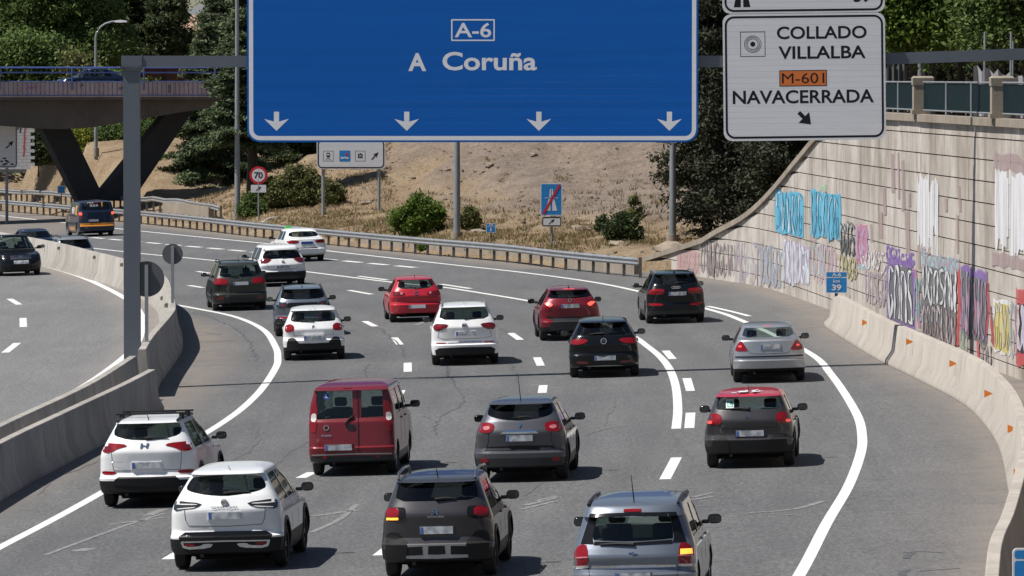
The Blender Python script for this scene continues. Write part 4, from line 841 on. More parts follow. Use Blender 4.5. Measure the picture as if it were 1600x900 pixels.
for u, d, s, m_, lab in ((-35, 395, 1.5, 'leaf_mid', 'leafy tree cut off by the upper left corner'), (28, 402, 1.6, 'leaf_mid', 'large leafy tree at top left above the bridge'), (85, 392, 1.45, 'leaf_mid', 'leafy tree behind the blue car on the bridge'), (104, 412, 1.25, 'leaf_mid', 'leafy tree left of the curved lamp post'), (174, 372, .50, 'leaf_bright', 'bright green young tree right of the curved lamp post'), (60, 376, .7, 'leaf_mid', 'low green tree right behind the bridge railing'), (112, 374, .6, 'leaf_olive', 'yellowish slender tree behind the bridge railing'), (20, 374, .75, 'leaf_mid', 'low round tree behind the bridge at far left'), (213, 371, .42, 'leaf_bright', 'small bright tree behind the top of the gantry post')):
    x = (u - 800) / FPX * d; z = max(hz(x, d), 3.0) - .3; tree('broadleaf_tree', lab, (x, d, z), 10.5 * s, sc_lobes(var(BROAD), s), int(460 * s), 80, .95, .115, m_, .25, group='leafy trees behind the bridge')
def pine(label, p, h, rad, n, per=46, m='leaf_pine', low=.25, name='pine_tree', group=None, size=.16, k=16, tr=.25):
    e = tag(empty(name, p), label, 'tree', group); pts = []; b = MB(); b.tube([(0, 0, -1), (0, 0, h * .5), (.1, 0, h)], [tr, tr * .7, .05], 8)
    for i in range(n):
        f = low + (1 - low) * (i + R.random()) / n; z = h * f; a = R.uniform(0, 6.283); L = rad * (1 - ((f - .45) / .62) ** 2 if f > .45 else 1) * R.uniform(.65, 1.1); L = max(L, .5)
        e_ = Vector((math.cos(a) * L, math.sin(a) * L, z + R.uniform(-.5, .7))); b.tube([(0, 0, z - .4), (e_.x * .5, e_.y * .5, z - .1), e_], [.07, .05, .015], 5)
        for j in range(R.randint(5, 8)):
            c = Vector((0, 0, z - .3)).lerp(e_, R.uniform(.35, 1.05)) + Vector((R.uniform(-.5, .5), R.uniform(-.5, .5), R.uniform(-.15, .35)))
            q = rng.normal(size=(per, 3)) * np.array([.34, .34, .17]); pts.append(q + np.array(c))
    b.build('trunk', 'bark', e, 50); co = np.concatenate(pts)
    link(bpy.data.objects.new('crown', leafmesh('crown', quads(co, size, 1.5, .3), m)), e); return e
for u, d, h, lab in ((186, 400, 14, 'dark pine with a bare trunk in front of the brick house'), (210, 402, 14.5, 'dark pine in the middle of the row by the brick house'), (258, 399, 13.5, 'dark thin pine right of the brick house')):
    x = (u - 800) / FPX * d; pine(lab, (x, d, hz(x, d) - .5), h, 2.3, 40, 60, 'leaf_dark', .66, group='pines by the brick house', size=.13)
def cedar(label, p, h, rad, tiers, m='leaf_cedar', low=.12, group=None):
    e = tag(empty('cedar_tree', p), label, 'tree', group); pts = []; b = MB(); b.tube([(0, 0, -1), (.15, 0, h * .4), (0, 0, h)], [.33, .24, .04], 8)
    for i in range(tiers):
        f = low + (1 - low) * i / tiers; z = h * f; L0 = rad * (1 - f) ** .75 + .4
        for j in range(R.randint(5, 7)):
            a = R.uniform(0, 6.283); L = L0 * R.uniform(.6, 1.15); dz = -L * R.uniform(.0, .22); dx, dy = math.cos(a), math.sin(a)
            zz = z + R.uniform(-.4, .4); b.tube([(0, 0, zz), (dx * L * .5, dy * L * .5, zz + .12), (dx * L, dy * L, zz + dz)], [.09, .05, .012], 5)
            nn = int(42 * L); s = rng.random(nn) ** .7; w = (.25 + .42 * np.sin(s * 3.0)) * rng.normal(size=nn) * .75
            q = np.stack([dx * L * s - dy * w, dy * L * s + dx * w, zz + .12 * np.sin(s * 3.14) + dz * s ** 2 + rng.normal(size=nn) * .07 - np.abs(w) * .18], 1)
            for rep in range(7): pts.append(q + rng.normal(size=q.shape) * np.array([.14, .14, .06]))
    b.build('trunk', 'bark', e, 50); co = np.concatenate(pts)
    link(bpy.data.objects.new('crown', leafmesh('crown', quads(co, .085, 1.8, .8), m)), e)
q = on_hill(352, 268); cedar('big cedar with layered branches left of the blue sign', q + Vector((-.6, 1.5, -.3)), 13.5, 3.2, 26, low=.20)
q = on_hill(392, 330); cedar('cedar with a leaning dark trunk behind the 70 sign', q, 13, 3.4, 20, 'leaf_cedar', .30)
q = on_hill(322, 250); cedar('smaller cedar at the end of the bridge', q + Vector((0, 14, 0)), 10, 2.1, 22, low=.12)
q = on_hill(455, 262); cedar('dark cedar behind the upper edge of the blue sign', q + Vector((0, 5, 0)), 11, 3.4, 20, 'leaf_dark', .1)
for u, d, h, lab in ((330, 352, 12, 'cedar in the second row beside the big cedar'), (352, 372, 11, 'cedar in front of the white building')):
    x = (u - 800) / FPX * d; cedar(lab, Vector((x, d, hz(x, d) - .4)), h, 3.4, 22, low=.1)
for u, d, h, rad, n, lab in ((1180, 236, 14.5, 2.9, 96, 'big dark pine overhanging the sloping end of the wall'), (1105, 243, 12.5, 2.0, 60, 'dark pine beside the right edge of the blue sign'), (1235, 228, 12, 2.2, 56, 'dark pine hidden mostly behind the white overhead sign'), (1140, 262, 15, 2.6, 70, 'dark pine further back up the slope')):
    x = (u - 800) / FPX * d; pine(lab, (x, d, hz(x, d) - .4), h, rad, n, 95, 'leaf_pine', .03 if u > 1110 else .20, group='dark pines above the wall end', size=.075)
for u, d, z, s, m_, lab in ((1425, 181, 6.6, .62, 'leaf_bright', 'bright leafy tree left of the lamp post behind the parapet'), (1500, 184, 6.8, .60, 'leaf_bright', 'bright leafy tree right of the lamp post behind the parapet'), (1455, 197, 7.0, 1.05, 'leaf_dark', 'dark leafy tree in the second row behind the parapet'), (1560, 190, 7.0, .95, 'leaf_dark', 'dark leafy tree at the upper right corner'), (1600, 178, 6.8, .6, 'leaf_mid', 'leafy tree cut off by the upper right edge'), (1390, 190, 6.8, .8, 'leaf_mid', 'leafy tree just right of the white overhead sign'), (1540, 205, 7.5, 1.15, 'leaf_dark', 'dark tree far back behind the parapet'), (1640, 186, 7.0, 1.0, 'leaf_dark', 'dark tree beyond the right edge')):
    x = (u - 800) / FPX * d; tree('broadleaf_tree', lab, (x, d, z), 10.5 * s, sc_lobes(var(BROAD), s), int(560 * s), 60, .75, .075, m_, .16, group='trees behind the parapet', z0=-.3)
# wood on the crest
def backwood():
    L = []
    for i in range(70):
        u = R.uniform(-150, 1750); d = R.uniform(425, 470); x = (u - 800) / FPX * d; z = hz(x, d); L.append((x, d, z + R.uniform(2, 7), R.uniform(3, 4.5), R.uniform(2, 3), R.uniform(3, 6)))
    return L
for i in range(1):
    co = clumps(backwood(), 2600, 44, 1.5, .8, .4); tag(link(bpy.data.objects.new('wood', leafmesh('wood', quads(co, .2, 1.2), 'leaf_mid'))), 'distant dense wood along the crest of the hill', 'wood', None, 'stuff')
    L = []
    for i in range(26):
        u = R.uniform(1110, 1800); d = R.uniform(246, 262) if u < 1300 else R.uniform(212, 235); x = (u - 800) / FPX * d; L.append((x, d, hz(x, d) + R.uniform(2, 9), 2.6, 2, 3))
    co = clumps(L, 2200, 50, 1.0, .8, .3); tag(link(bpy.data.objects.new('thicket', leafmesh('thicket', quads(co, .10, 1.4), 'leaf_pine'))), 'dark thicket filling the slope above the wall', 'thicket', None, 'stuff')
# bushes
def bush(label, u, v, wpx, hpx, m_, n=90, size=.09, group='bushes on the verge', push=0.0, name='bush'):
    p = on_hill(u, v); p.y += push; k = p.y / FPX; w, h = wpx * k / 2, hpx * k
    L = [(0, 0, h * .5, w * .75, w * .6, h * .48), (-w * .45, -.1, h * .36, w * .5, w * .45, h * .36), (w * .45, 0, h * .38, w * .5, w * .45, h * .38), (w * .1, -w * .3, h * .3, w * .6, w * .4, h * .3), (0, 0, h * .78, w * .4, w * .35, h * .22)]
    tree(name, label, p, h, L, n, 130, .16 + .09 * w, size * .62, m_, .05, 'bush', group, 1.6, .9, .4, 5, .35, 0)
bush('round bright green bush left of the lamp post', 655, 369, 92, 64, 'leaf_bright', 170, .085); bush('small spiky bush right of the lamp post', 733, 359, 36, 33, 'leaf_olive', 50)
bush('low dark green bush beside the end of motorway sign', 974, 380, 62, 44, 'leaf_dark', 110); bush('tiny dark bush left of the low dark bush', 942, 363, 20, 22, 'leaf_dark', 30); bush('thin twiggy shrub above the low dark bush', 990, 350, 28, 40, 'leaf_olive', 16, .07)
bush('large olive green shrub between the 70 sign and the white sign', 470, 322, 110, 62, 'leaf_olive', 220); bush('olive shrub around the 70 sign', 418, 330, 78, 50, 'leaf_mid', 150); bush('low shrub at the foot of the lamp post by the 70 sign', 395, 340, 46, 34, 'leaf_mid', 80); bush('low olive shrub at the left post of the white sign', 520, 320, 40, 34, 'leaf_olive', 60)
bush('small green weed behind the guardrail', 661, 392, 16, 12, 'leaf_bright', 18, .06)
for i, (u, v, w, h, m_, lab) in enumerate(((112, 240, 60, 46, 'leaf_lime', 'lime green shrub seen between the bridge legs'), (178, 238, 56, 50, 'leaf_mid', 'green shrub right of the curved lamp post foot'), (235, 236, 60, 52, 'leaf_mid', 'green shrub behind the gantry post under the bridge'), (60, 252, 44, 52, 'leaf_dark', 'dark shrub beside the painted wall under the bridge'), (280, 226, 44, 50, 'leaf_olive', 'olive shrub behind the right bridge leg'))):
    d = 368.0; x = (u - 800) / FPX * d; zz = HC - (v - 120) / FPX * d; k = d / FPX; w_, h_ = w * k / 2, h * k
    tree('shrub', lab, (x, d, zz - .2), h_, [(0, 0, h_ * .5, w_, w_ * .7, h_ * .5), (-w_ * .4, -.3, h_ * .4, w_ * .6, w_ * .5, h_ * .4), (w_ * .4, -.3, h_ * .4, w_ * .6, w_ * .5, h_ * .4)], 190, 110, .5, .08, m_, .06, 'bush', 'shrubs under the bridge', 1.4, .9, .4, 4, .4, 0)
p = on_hill(160, 243); 
# mound of dry ground behind the bridge legs up to the shrubs
ux = np.linspace(-120, 450, 50); dd = np.linspace(343, 382, 24)
XM = np.array([[(u - 800) / FPX * d for u in ux] for d in dd]); YM = np.repeat(dd[:, None], 50, 1)
tgt = np.interp(dd, [343, 352, 366, 382], [-.6, 1.6, 3.55, 4.6])[:, None] + np.interp(ux, [-120, 60, 150, 250, 340, 450], [-.7, -.3, 0, .3, .2, -5.0])[None, :]
tb_ = XM - BX(YM); fb_ = np.clip((tb_ - 1.5) / 3.0, 0, 1); tgt = tgt * fb_ - 3.0 * (1 - fb_)
ZM = tgt + np.array([[noise.fractal(Vector((x * .3, y * .3, 4)), 1, 2, 4) * .22 for x in r] for r, y in zip(XM, dd)])
tag(grid_mesh('bank', XM, YM, ZM, 'dry_ground', {'bare': XM * 0}), kind='structure')
# brick house and white building up on the crest
mat('house_roof', (0.33, 0.21, 0.15), .8); speck('house_brick', (0.17, 0.075, 0.06), .25, 4, .85); mat('pane_dark', (0.02, 0.025, 0.03), .1)
d = 412.0; x = (238 - 800) / FPX * d; zr_ = HC - (46 - 120) / FPX * d; ze = HC - (62 - 120) / FPX * d; zg = hz(x, d) - 1
hs = tag(empty('brick_house', (x, d, zg)), 'brick house with a tan roof among the pines', 'house')
MB().box((0, 5, (ze - zg) / 2), (9, 9, ze - zg)).build('wall', 'house_brick', hs); MB().prism([(-.6, ze - zg - .1), (5.0, zr_ - zg + 1.1), (10.6, ze - zg - .1)], -5.2, 5.2, 0, 'x').build('roof', 'house_roof', hs)
for dx in (-2.8, 0, 2.8): w_ = MB().box((dx, .48, ze - zg - 1.2), (1.1, .08, 1.1)).build('window', 'sign_white', hs); MB().box((dx, .42, ze - zg - 1.2), (.9, .05, .9)).build('pane', 'pane_dark', w_)
d = 455.0; x = (322 - 800) / FPX * d; zt = HC - (5 - 120) / FPX * d; zg = hz(x, d) - 1; zt = max(zt, zg + 4)
wb_ = tag(empty('white_building', (x, d, zg)), 'pale building with a light gabled roof at the top', 'building')
MB().box((0, 4, (zt - 1.2 - zg) / 2), (6.5, 6, zt - 1.2 - zg)).build('wall', 'sign_white', wb_); MB().prism([(-3.6, zt - 1.3 - zg), (0, zt - zg), (3.6, zt - 1.3 - zg)], .6, 7.4).build('roof', 'sign_white', wb_); w_ = MB().box((0, .97, zt - 2.0 - zg), (2.0, .06, .7)).build('window', 'post_grey', wb_)
# fence posts behind the parapet
me = MB().box((0, 0, 1.0), (.06, .06, 2.1)).mesh('post', 'post_grey')
fe = tag(empty('wire_fence', (14.0, 176.0, 6.5)), 'thin wire fence posts with pale netting behind the parapet', 'fence'); fe_i = Matrix.Translation(-Vector(fe.location))
for u, v0, d in ((1537, 50, 168), (1545, 55, 180), (1578, 50, 160), (1581, 64, 172)):
    x = (u - 800) / FPX * d; z = HC - (v0 - 120) / FPX * d; o = MB().tube([(x, d, 6.0), (x + .02, d, z)], .035, 6).build('post', 'post_grey', fe, 40); o.matrix_parent_inverse = fe_i
def net(u0, u1, vt, d, m_):
    a, b = PD(u0, vt[0], d), PD(u1, vt[1], d); n = 14; vs = []
    for i in range(n + 1):
        q = a.lerp(b, i / n); w = .12 * math.sin(i * 1.9); vs += [(q.x, q.y + w, 6.2), (q.x, q.y + w * .5, q.z + .1 * math.sin(i * 2.3))]
    o = MB().add(vs, [(2 * i, 2 * i + 2, 2 * i + 3, 2 * i + 1) for i in range(n)]).build('netting', m_, fe); o.matrix_parent_inverse = fe_i
mat('net_pale', (0.33, 0.33, 0.34), .9); mat('net_dark', (0.07, 0.075, 0.08), .9); net(1521, 1610, (104, 124), 170, 'net_pale'); net(1380, 1418, (104, 100), 178, 'net_dark')
# rocks, dry grass
rk = bmesh.new(); bmesh.ops.create_icosphere(rk, subdivisions=2, radius=1)
for v in rk.verts: v.co *= 1 + .6 * noise.noise(v.co * 1.9 + Vector((3, 1, 7))); v.co.z *= .55
rme = bpy.data.meshes.new('rock'); rk.to_mesh(rme); rk.free(); rme.materials.append(M['rock'])
for u, v, s, lab in ((834, 243, .32, 'pale rock high on the bare slope'), (765, 262, .3, 'pale grey rock on the slope right of the lamp post'), (698, 268, .24, 'pale rock on the slope left of the lamp post'), (720, 286, .16, 'small white rock behind the lamp post'), (905, 360, .55, 'flat pale rock slab behind the end of motorway sign'), (968, 382, .4, 'flat rock at the foot of the low dark bush'), (425, 345, .6, 'flat pale rock at the foot of the 70 sign'), (745, 363, .45, 'flat rock beside the small blue plate'), (1045, 388, .6, 'broken concrete block at the foot of the lamp post by the wall'), (575, 318, .5, 'brown boulder in front of the dirt mound')):
    p = on_hill(u, v); o = inst('rock', rme, None, (p.x, p.y, p.z - s * .06), (R.uniform(-.2, .2), R.uniform(-.2, .2), R.uniform(0, 6)), (s * 1.1, s * .8, s * .75)); tag(o, lab, 'rock', 'rocks on the slope')
pb = []
for i in range(260):
    p = on_hill(R.uniform(600, 1010), R.uniform(228, 400)); pb.append((p, R.uniform(.04, .12)))
b = MB()
for p, s in pb: b.add([p + Vector((math.cos(a) * s * R.uniform(.7, 1.3), math.sin(a) * s, h * s * R.uniform(.7, 1.2))) for h in (-.2, .55) for a in (0, 1.26, 2.5, 3.8, 5.0)], [(0, 1, 6, 5), (1, 2, 7, 6), (2, 3, 8, 7), (3, 4, 9, 8), (4, 0, 5, 9), (5, 6, 7, 8, 9)])
tag(b.build('stones', 'rock'), 'loose stones strewn over the bare slope', 'stones', None, 'stuff')
def grass(name, label, m_, n, rect, hgt, keep):
    N = 0; P_ = []
    while N < n:
        u = R.uniform(rect[0], rect[1]); d = R.uniform(rect[2], rect[3]); x = (u - 800) / FPX * d; t = x - float(BX(d))
        if t < 1.0 or not keep(u, d, t): N += .2; continue
        P_.append((x, d, hz(x, d))); N += 1
    P_ = np.array(P_); rep = 6; base_ = np.repeat(P_, rep, 0) + rng.normal(size=(len(P_) * rep, 3)) * np.array([.14, .14, 0]); k = len(base_)
    h = hgt * rng.uniform(.5, 1.3, k); a = rng.uniform(0, 6.28, k); w = .022; l = rng.normal(size=(k, 2)) * .45
    dx = np.stack([np.cos(a) * w, np.sin(a) * w, np.zeros(k)], 1); tip = base_ + np.stack([l[:, 0] * h, l[:, 1] * h, h], 1)
    co = np.stack([base_ - dx, base_ + dx, tip + dx * .3, tip - dx * .3], 1).reshape(-1, 3); co[:, 2] -= .01
    tag(link(bpy.data.objects.new(name, leafmesh(name, co, m_))), label, 'grass', None, 'stuff')
nz_ = lambda u, d: noise.noise(Vector((u * .02, d * .25, 0)))
grass('dry_grass', 'dry straw coloured grass on the verge and slope', 'grass_dry', 9000, (180, 1150, 232, 330), .16, lambda u, d, t: t < 9 + 6 * nz_(u, d) or (u < 610 and t < 22) or nz_(u * 2, d) > .52)
grass('green_grass', 'patches of greener grass near the guardrail', 'grass_green', 2000, (400, 1010, 232, 300), .15, lambda u, d, t: t < 12 and nz_(u, d) > .05)
grass('weeds', 'sparse brown weeds scattered over the bare slope', 'grass_weed', 600, (560, 1060, 245, 300), .22, lambda u, d, t: 8 < t < 50 and R.random() < .6)
# ---------------------------------------------------------------- vehicles
def paintm(name, c, metal=0.0, rough=0.35, coat=0.7):
    m = mat(name, c, rough, metal, coat); f = noisetex(m, coords(m, (1, 1, 1.0)), 3.5, 5, 0.6)
    m.node_tree.nodes['Principled BSDF'].inputs['Specular IOR Level'].default_value = 0.3
    base(m, ramp(m, f, [(0.3, tuple(x * .93 for x in c)), (0.75, tuple(min(1, x * 1.04) for x in c))])); return m
paintm('paint_white', (0.80, 0.805, 0.815), 0, .3); paintm('paint_grey', (0.085, 0.086, 0.10), .4, .4); paintm('paint_warm_grey', (0.052, 0.049, 0.053), .4, .4); paintm('paint_steel', (0.19, 0.215, 0.26), .6, .35); paintm('paint_silver', (0.38, 0.39, 0.41), .65, .35)
paintm('paint_black', (0.005, 0.006, 0.008), 0, .16, .35); paintm('paint_dark_red', (0.16, 0.012, 0.018), .1, .35); paintm('paint_wine', (0.17, 0.010, 0.022), .25, .35); paintm('paint_red', (0.42, 0.016, 0.032), 0, .35); paintm('paint_roof_red', (0.42, 0.02, 0.045), 0, .35); paintm('paint_olive', (0.040, 0.043, 0.038), .4, .38); paintm('paint_blue_grey', (0.17, 0.20, 0.25), .5, .35); paintm('paint_navy', (0.012, 0.022, 0.05), .2, .3)
mat('mirror_dark', (0.12, 0.125, 0.13), .06, 1.0); mat('black_plastic', (0.012, 0.012, 0.013), .55, spec=.3); mat('dark_plastic', (0.025, 0.026, 0.029), .45, spec=.4); mat('black_gloss', (0.008, 0.008, 0.009), .12); mat('tyre_rubber', (0.016, 0.016, 0.016), .8); mat('under_black', (0.01, 0.01, 0.01), .9)
mat('rim_metal', (0.42, 0.43, 0.45), .35, .8); mat('chrome', (0.72, 0.73, 0.75), .12, 1.0); mat('lamp_red', (0.21, 0.006, 0.011), .15, 0, .5, spec=.3); mat('lamp_dark_red', (0.12, 0.006, 0.01), .12, 0, 1.0); mat('lamp_clear', (0.62, 0.60, 0.58), .15, 0, 1.0); mat('lamp_smoke', (0.02, 0.022, 0.025), .08, 0, 1.0); mat('lamp_pink', (0.5, 0.16, 0.18), .15, 0, 1.0)
mat('lamp_lit_red', (0.8, 0.05, 0.04), .3, emit=(1.0, 0.10, 0.06), es=1.3); mat('lamp_lit_amber', (0.9, 0.35, 0.05), .3, emit=(1.0, 0.38, 0.05), es=1.3); mat('lamp_lit_soft', (0.7, 0.06, 0.06), .3, emit=(1.0, 0.12, 0.10), es=0.45)
mat('headlamp', (0.75, 0.77, 0.8), .08, .3, 1.0); mat('plate_blue', (0.04, 0.12, 0.42), .5); mat('taxi_orange', (0.60, 0.24, 0.03), .4, 0, .6); mat('seat_fabric', (0.030, 0.030, 0.033), .9); mat('interior', (0.085, 0.085, 0.085), .85); mat('sticker_green', (0.0, 0.32, 0.22), .5); mat('sticker_blue', (0.02, 0.08, 0.38), .5); mat('taxi_green', (0.1, 0.5, 0.12), .4)
m = mat('number_plate', (0.42, 0.44, 0.48), .5); base(m, ramp(m, noisetex(m, coords(m), 9, 1, .4), [(.35, (.22, .24, .28)), (.65, (.48, .50, .53))]))
m = mat('number_plate_white', (0.62, 0.63, 0.65), .5)
def glassm(name, tint):
    m = bpy.data.materials.new(name); m.use_nodes = True; M[name] = m; n = m.node_tree.nodes; n.remove(n['Principled BSDF'])
    t = nd(m, 'ShaderNodeBsdfTransparent'); t.inputs[0].default_value = (*tint, 1); g = nd(m, 'ShaderNodeBsdfGlossy'); g.inputs['Roughness'].default_value = 0.02; g.inputs[0].default_value = (.95, .97, 1, 1)
    fr = nd(m, 'ShaderNodeFresnel', IOR=1.52); geo = nd(m, 'ShaderNodeNewGeometry'); iv = nd(m, 'ShaderNodeMath', operation='SUBTRACT'); iv.inputs[0].default_value = 1.0; lk(m, geo.outputs['Backfacing'], iv.inputs[1]); mu = nd(m, 'ShaderNodeMath', operation='MULTIPLY'); lk(m, fr.outputs[0], mu.inputs[0]); lk(m, iv.outputs[0], mu.inputs[1]); x = nd(m, 'ShaderNodeMixShader'); lk(m, mu.outputs[0], x.inputs[0]); lk(m, t.outputs[0], x.inputs[1]); lk(m, g.outputs[0], x.inputs[2]); lk(m, x.outputs[0], n['Material Output'].inputs[0])
glassm('glass_dark', (0.30, 0.31, 0.32)); glassm('glass_tint', (0.66, 0.70, 0.69)); glassm('glass_clear', (0.82, 0.87, 0.85))

def tyre_mesh():
    prof = [(-.10, .62), (-.105, .80), (-.095, .93), (-.07, .985), (-.03, 1.0), (.03, 1.0), (.07, .985), (.095, .93), (.105, .80), (.10, .62)]; n = 28
    rings = [[(x, math.cos(2 * math.pi * i / n) * r, math.sin(2 * math.pi * i / n) * r) for x, r in prof] for i in range(n)]
    b = MB(); b.loft(rings + [rings[0]], 0, True, False); return b.mesh('tyre', 'tyre_rubber', 40)
def rim_mesh(dark):
    b = MB(); n = 28
    for x0, r0, x1, r1 in ((.075, .66, .095, .64), (.095, .64, .07, .58), (.07, .58, -.09, .56)):
        b.loft([[(x0, math.cos(2 * math.pi * i / n) * r0, math.sin(2 * math.pi * i / n) * r0) for i in range(n)], [(x1, math.cos(2 * math.pi * i / n) * r1, math.sin(2 * math.pi * i / n) * r1) for i in range(n)]], 0, True, False)
    for k in range(5):
        a = 2 * math.pi * k / 5
        for s in (-.16, .16):
            d = Vector((0, math.cos(a + s), math.sin(a + s))); t = Vector((0, -math.sin(a), math.cos(a))); p0 = d * .08; p1 = d * .62
            b.add([p0 - t * .05 + Vector((.06, 0, 0)), p0 + t * .05 + Vector((.06, 0, 0)), p1 + t * .045 + Vector((.085, 0, 0)), p1 - t * .045 + Vector((.085, 0, 0)), p0 - t * .05, p0 + t * .05, p1 + t * .045, p1 - t * .045], [(0, 1, 2, 3), (0, 4, 5, 1), (1, 5, 6, 2), (2, 6, 7, 3), (3, 7, 4, 0), (4, 7, 6, 5)])
    b.add([(-.02, math.cos(2 * math.pi * i / 20) * .57, math.sin(2 * math.pi * i / 20) * .57) for i in range(20)], [tuple(range(20))], 1)
    b.add([(.09, math.cos(2 * math.pi * i / 14) * .12, math.sin(2 * math.pi * i / 14) * .12) for i in range(14)], [tuple(range(14))], 0)
    return b.mesh('rim', ['dark_plastic' if dark else 'rim_metal', 'under_black'], 35)
TYRE, RIM, RIMD = tyre_mesh(), rim_mesh(False), rim_mesh(True)
def rbox(c, d, r=.05):                                    # box with rounded edges, for seats and mirrors
    bm = bmesh.new(); bmesh.ops.create_cube(bm, size=1); bmesh.ops.scale(bm, vec=d, verts=bm.verts[:]); bmesh.ops.bevel(bm, geom=bm.edges[:], offset=r, segments=3, affect='EDGES', profile=.5); bmesh.ops.translate(bm, vec=c, verts=bm.verts[:]); return bm
def bmobj(name, bms, m, parent=None, smooth=40):
    me = bpy.data.meshes.new(name)
    bm0 = bms[0]
    for b in bms[1:]:
        t = bpy.data.meshes.new('t'); b.to_mesh(t); bm0.from_mesh(t); bpy.data.meshes.remove(t); b.free()
    bm0.to_mesh(me); bm0.free(); me.materials.append(M[m]); me.polygons.foreach_set('use_smooth', [True] * len(me.polygons)); me.set_sharp_from_angle(angle=math.radians(smooth)); return me
SEAT = bmobj('seat', [rbox((0, 0, .12), (.50, .52, .2), .06), rbox((0, -.27, .5), (.48, .14, .66), .06)], 'seat_fabric'); HEAD = bmobj('headrest', [rbox((0, 0, 0), (.27, .11, .2), .05)], 'seat_fabric')
BENCH = bmobj('rear_bench', [rbox((0, 0, .12), (1.2, .5, .2), .06), rbox((0, -.26, .40), (1.2, .13, .48), .05)], 'seat_fabric')
MIRR = bmobj('mirror', [rbox((0, 0, 0), (.21, .12, .145), .06), rbox((-.14, .02, -.04), (.12, .06, .06), .02)], 'black_gloss'); MGL = MB().prism([(-.085, -.05), (.075, -.055), (.085, .045), (-.07, .055)], -.063, -.058).mesh('mirror_glass', 'mirror_dark')
def lerp_t(T, z):
    return float(np.interp(z, [a for a, b in T], [b for a, b in T]))
class Car: pass
cutjobs = []
def make_car(S):
    c = Car(); c.S = S; L, W, H = S['L'], S['W'], S['H']; front = S.get('front', False)
    e = empty(S['name']); tag(e, S['label'], S.get('cat', 'car'), 'vehicles in traffic'); c.e = e
    roh = S.get('roh', .78); wb = S['wb']; c.y0 = -L / 2; ya = -L / 2 + roh
    # place on the road, heading along it
    if 'place' in S: e.location, e.rotation_euler = S['place']; slope = 0.03; depth = 300.0
    else:
        dz = S.get('dz', 0.0); p = P(S['u'], S['v'], dz); kx = ray(S['u'], 450).x / ray(S['u'], 450).y
        sr = lambda T, y: (np.interp(y + 4, T[:, 0], T[:, 1]) - np.interp(y - 4, T[:, 0], T[:, 1])) / 8
        xr_e, xl_e = np.interp(p.y, reL[:, 0], reL[:, 1]), np.interp(p.y, leL[:, 0], leL[:, 1]); f = min(1, max(0, (p.x - xl_e) / (xr_e - xl_e)))
        f = 1 if p.y > 165 else .5 + .5 * f; ph = math.atan(f * sr(reL, p.y) + (1 - f) * sr(leL, p.y)) + math.radians(S.get('yaw', 0))
        if front: ph += math.pi
        if front: ax = Vector((p.x, p.y, 0)); ctr = ax + Vector((math.sin(ph), math.cos(ph), 0)) * (-(L / 2 - .85))
        else:
            rx = kx * (p.y - roh * math.cos(ph)); ax = Vector((rx + roh * math.sin(ph), p.y, 0)); ctr = ax + Vector((math.sin(ph), math.cos(ph), 0)) * (-ya)
        ctr.z = gz(ctr.x) + dz + 0.006; fw = Vector((math.sin(ph), math.cos(ph), BANK * math.sin(ph))).normalized(); rt = Vector((math.cos(ph), -math.sin(ph), BANK * math.cos(ph))).normalized(); up = rt.cross(fw)
        e.location = ctr; e.rotation_euler = Matrix((rt, fw, up)).transposed().to_euler(); slope = HC / p.y; depth = p.y
    pxm = S.get('zoom', 4.0) * FPX / depth; base_ = S.get('base', 0); dx = S.get('dx', 0)
    zapp = lambda py: (base_ - py) / pxm
    G_ = S.get('G'); q1 = S.get('rake', .75)
    if G_: pys = [b for a, b in G_]; g0 = zapp(max(pys)) + slope * (roh - .16); g1 = min(zapp(min(pys)) + slope * (roh - .5), H - .09)
    else: g0, g1 = S.get('g0', H * .63), S.get('g1', H - .14)
    c.g0, c.g1 = g0, g1; zr = H - S.get('cap', .075); rail = S.get('rail', .70); hb = W / 2
    zs = min(g0, H * .64)
    HT = [(.16, hb * .86), (.24, hb * .94), (.36, hb * .985), (.50, hb), (.62, hb * .995), (zs - .10, hb * .975), (zs + .02, hb * .94), (zr, hb * rail)]
    if S['cls'] == 'van': HT = [(.16, hb * .9), (.26, hb * .97), (.5, hb), (zs, hb * .99), (zs + .25, hb * .965), (zr, hb * rail)]
    zb = S.get('bump', .56); lo_ = S.get('low', .28 if S.get('arch') else .27)
    if S['cls'] == 'sedan':
        YT = [(.16, .80), (.25, .60), (.30, .12), (.36, .03), (zb, 0), (zb + .03, .05), (g0 - .10, .11), (g0 - .06, .15), (g0 - .02, .50), (g0, .58), (g1, .58 + q1 * (g1 - g0)), (zr, .58 + q1 * (g1 - g0) + .25)]
    else:
        o1 = .16 + q1 * (g1 - g0); cr_ = max(zb + .2, g0 - S.get('crease', .21)); YT = [(.16, .75), (lo_ - .05, .55), (lo_, .10), (lo_ + .03, .03), (zb, 0), (zb + .03, .075), (zb + .10, .105), (cr_ - .05, .065), (cr_, .060), (cr_ + .04, .075), (g0 - .02, .15), (g0, .16)] if S['cls'] == 'suv' else [(.16, .75), (lo_ - .05, .55), (lo_, .10), (lo_ + .03, .03), (zb, 0), (zb + .03, .055), (g0 - .08, .11), (g0, .16)]; YT += [ (g1, o1), (g1 + .012, o1 - S.get('lip', .13)), (max(zr, g1 + .02), o1 - S.get('lip', .13) + .10)]
    zh = min(.99, H * .62) if S['cls'] != 'van' else .62 * H; hood = S.get('hood', 1.15)
    FT = [(.16, .16), (.24, .06), (.45, 0), (.62, .03), (zh - .26, .10), (zh - .12, .24), (zh - .05, hood * .55), (zh, hood), (zr, hood + (zr - zh) * (1.35 if S['cls'] != 'van' else 1.0))]
    ypk = S.get('ypk', 1.9)
    yrz, yfz = lerp_t(YT, zr), lerp_t(FT, zr)
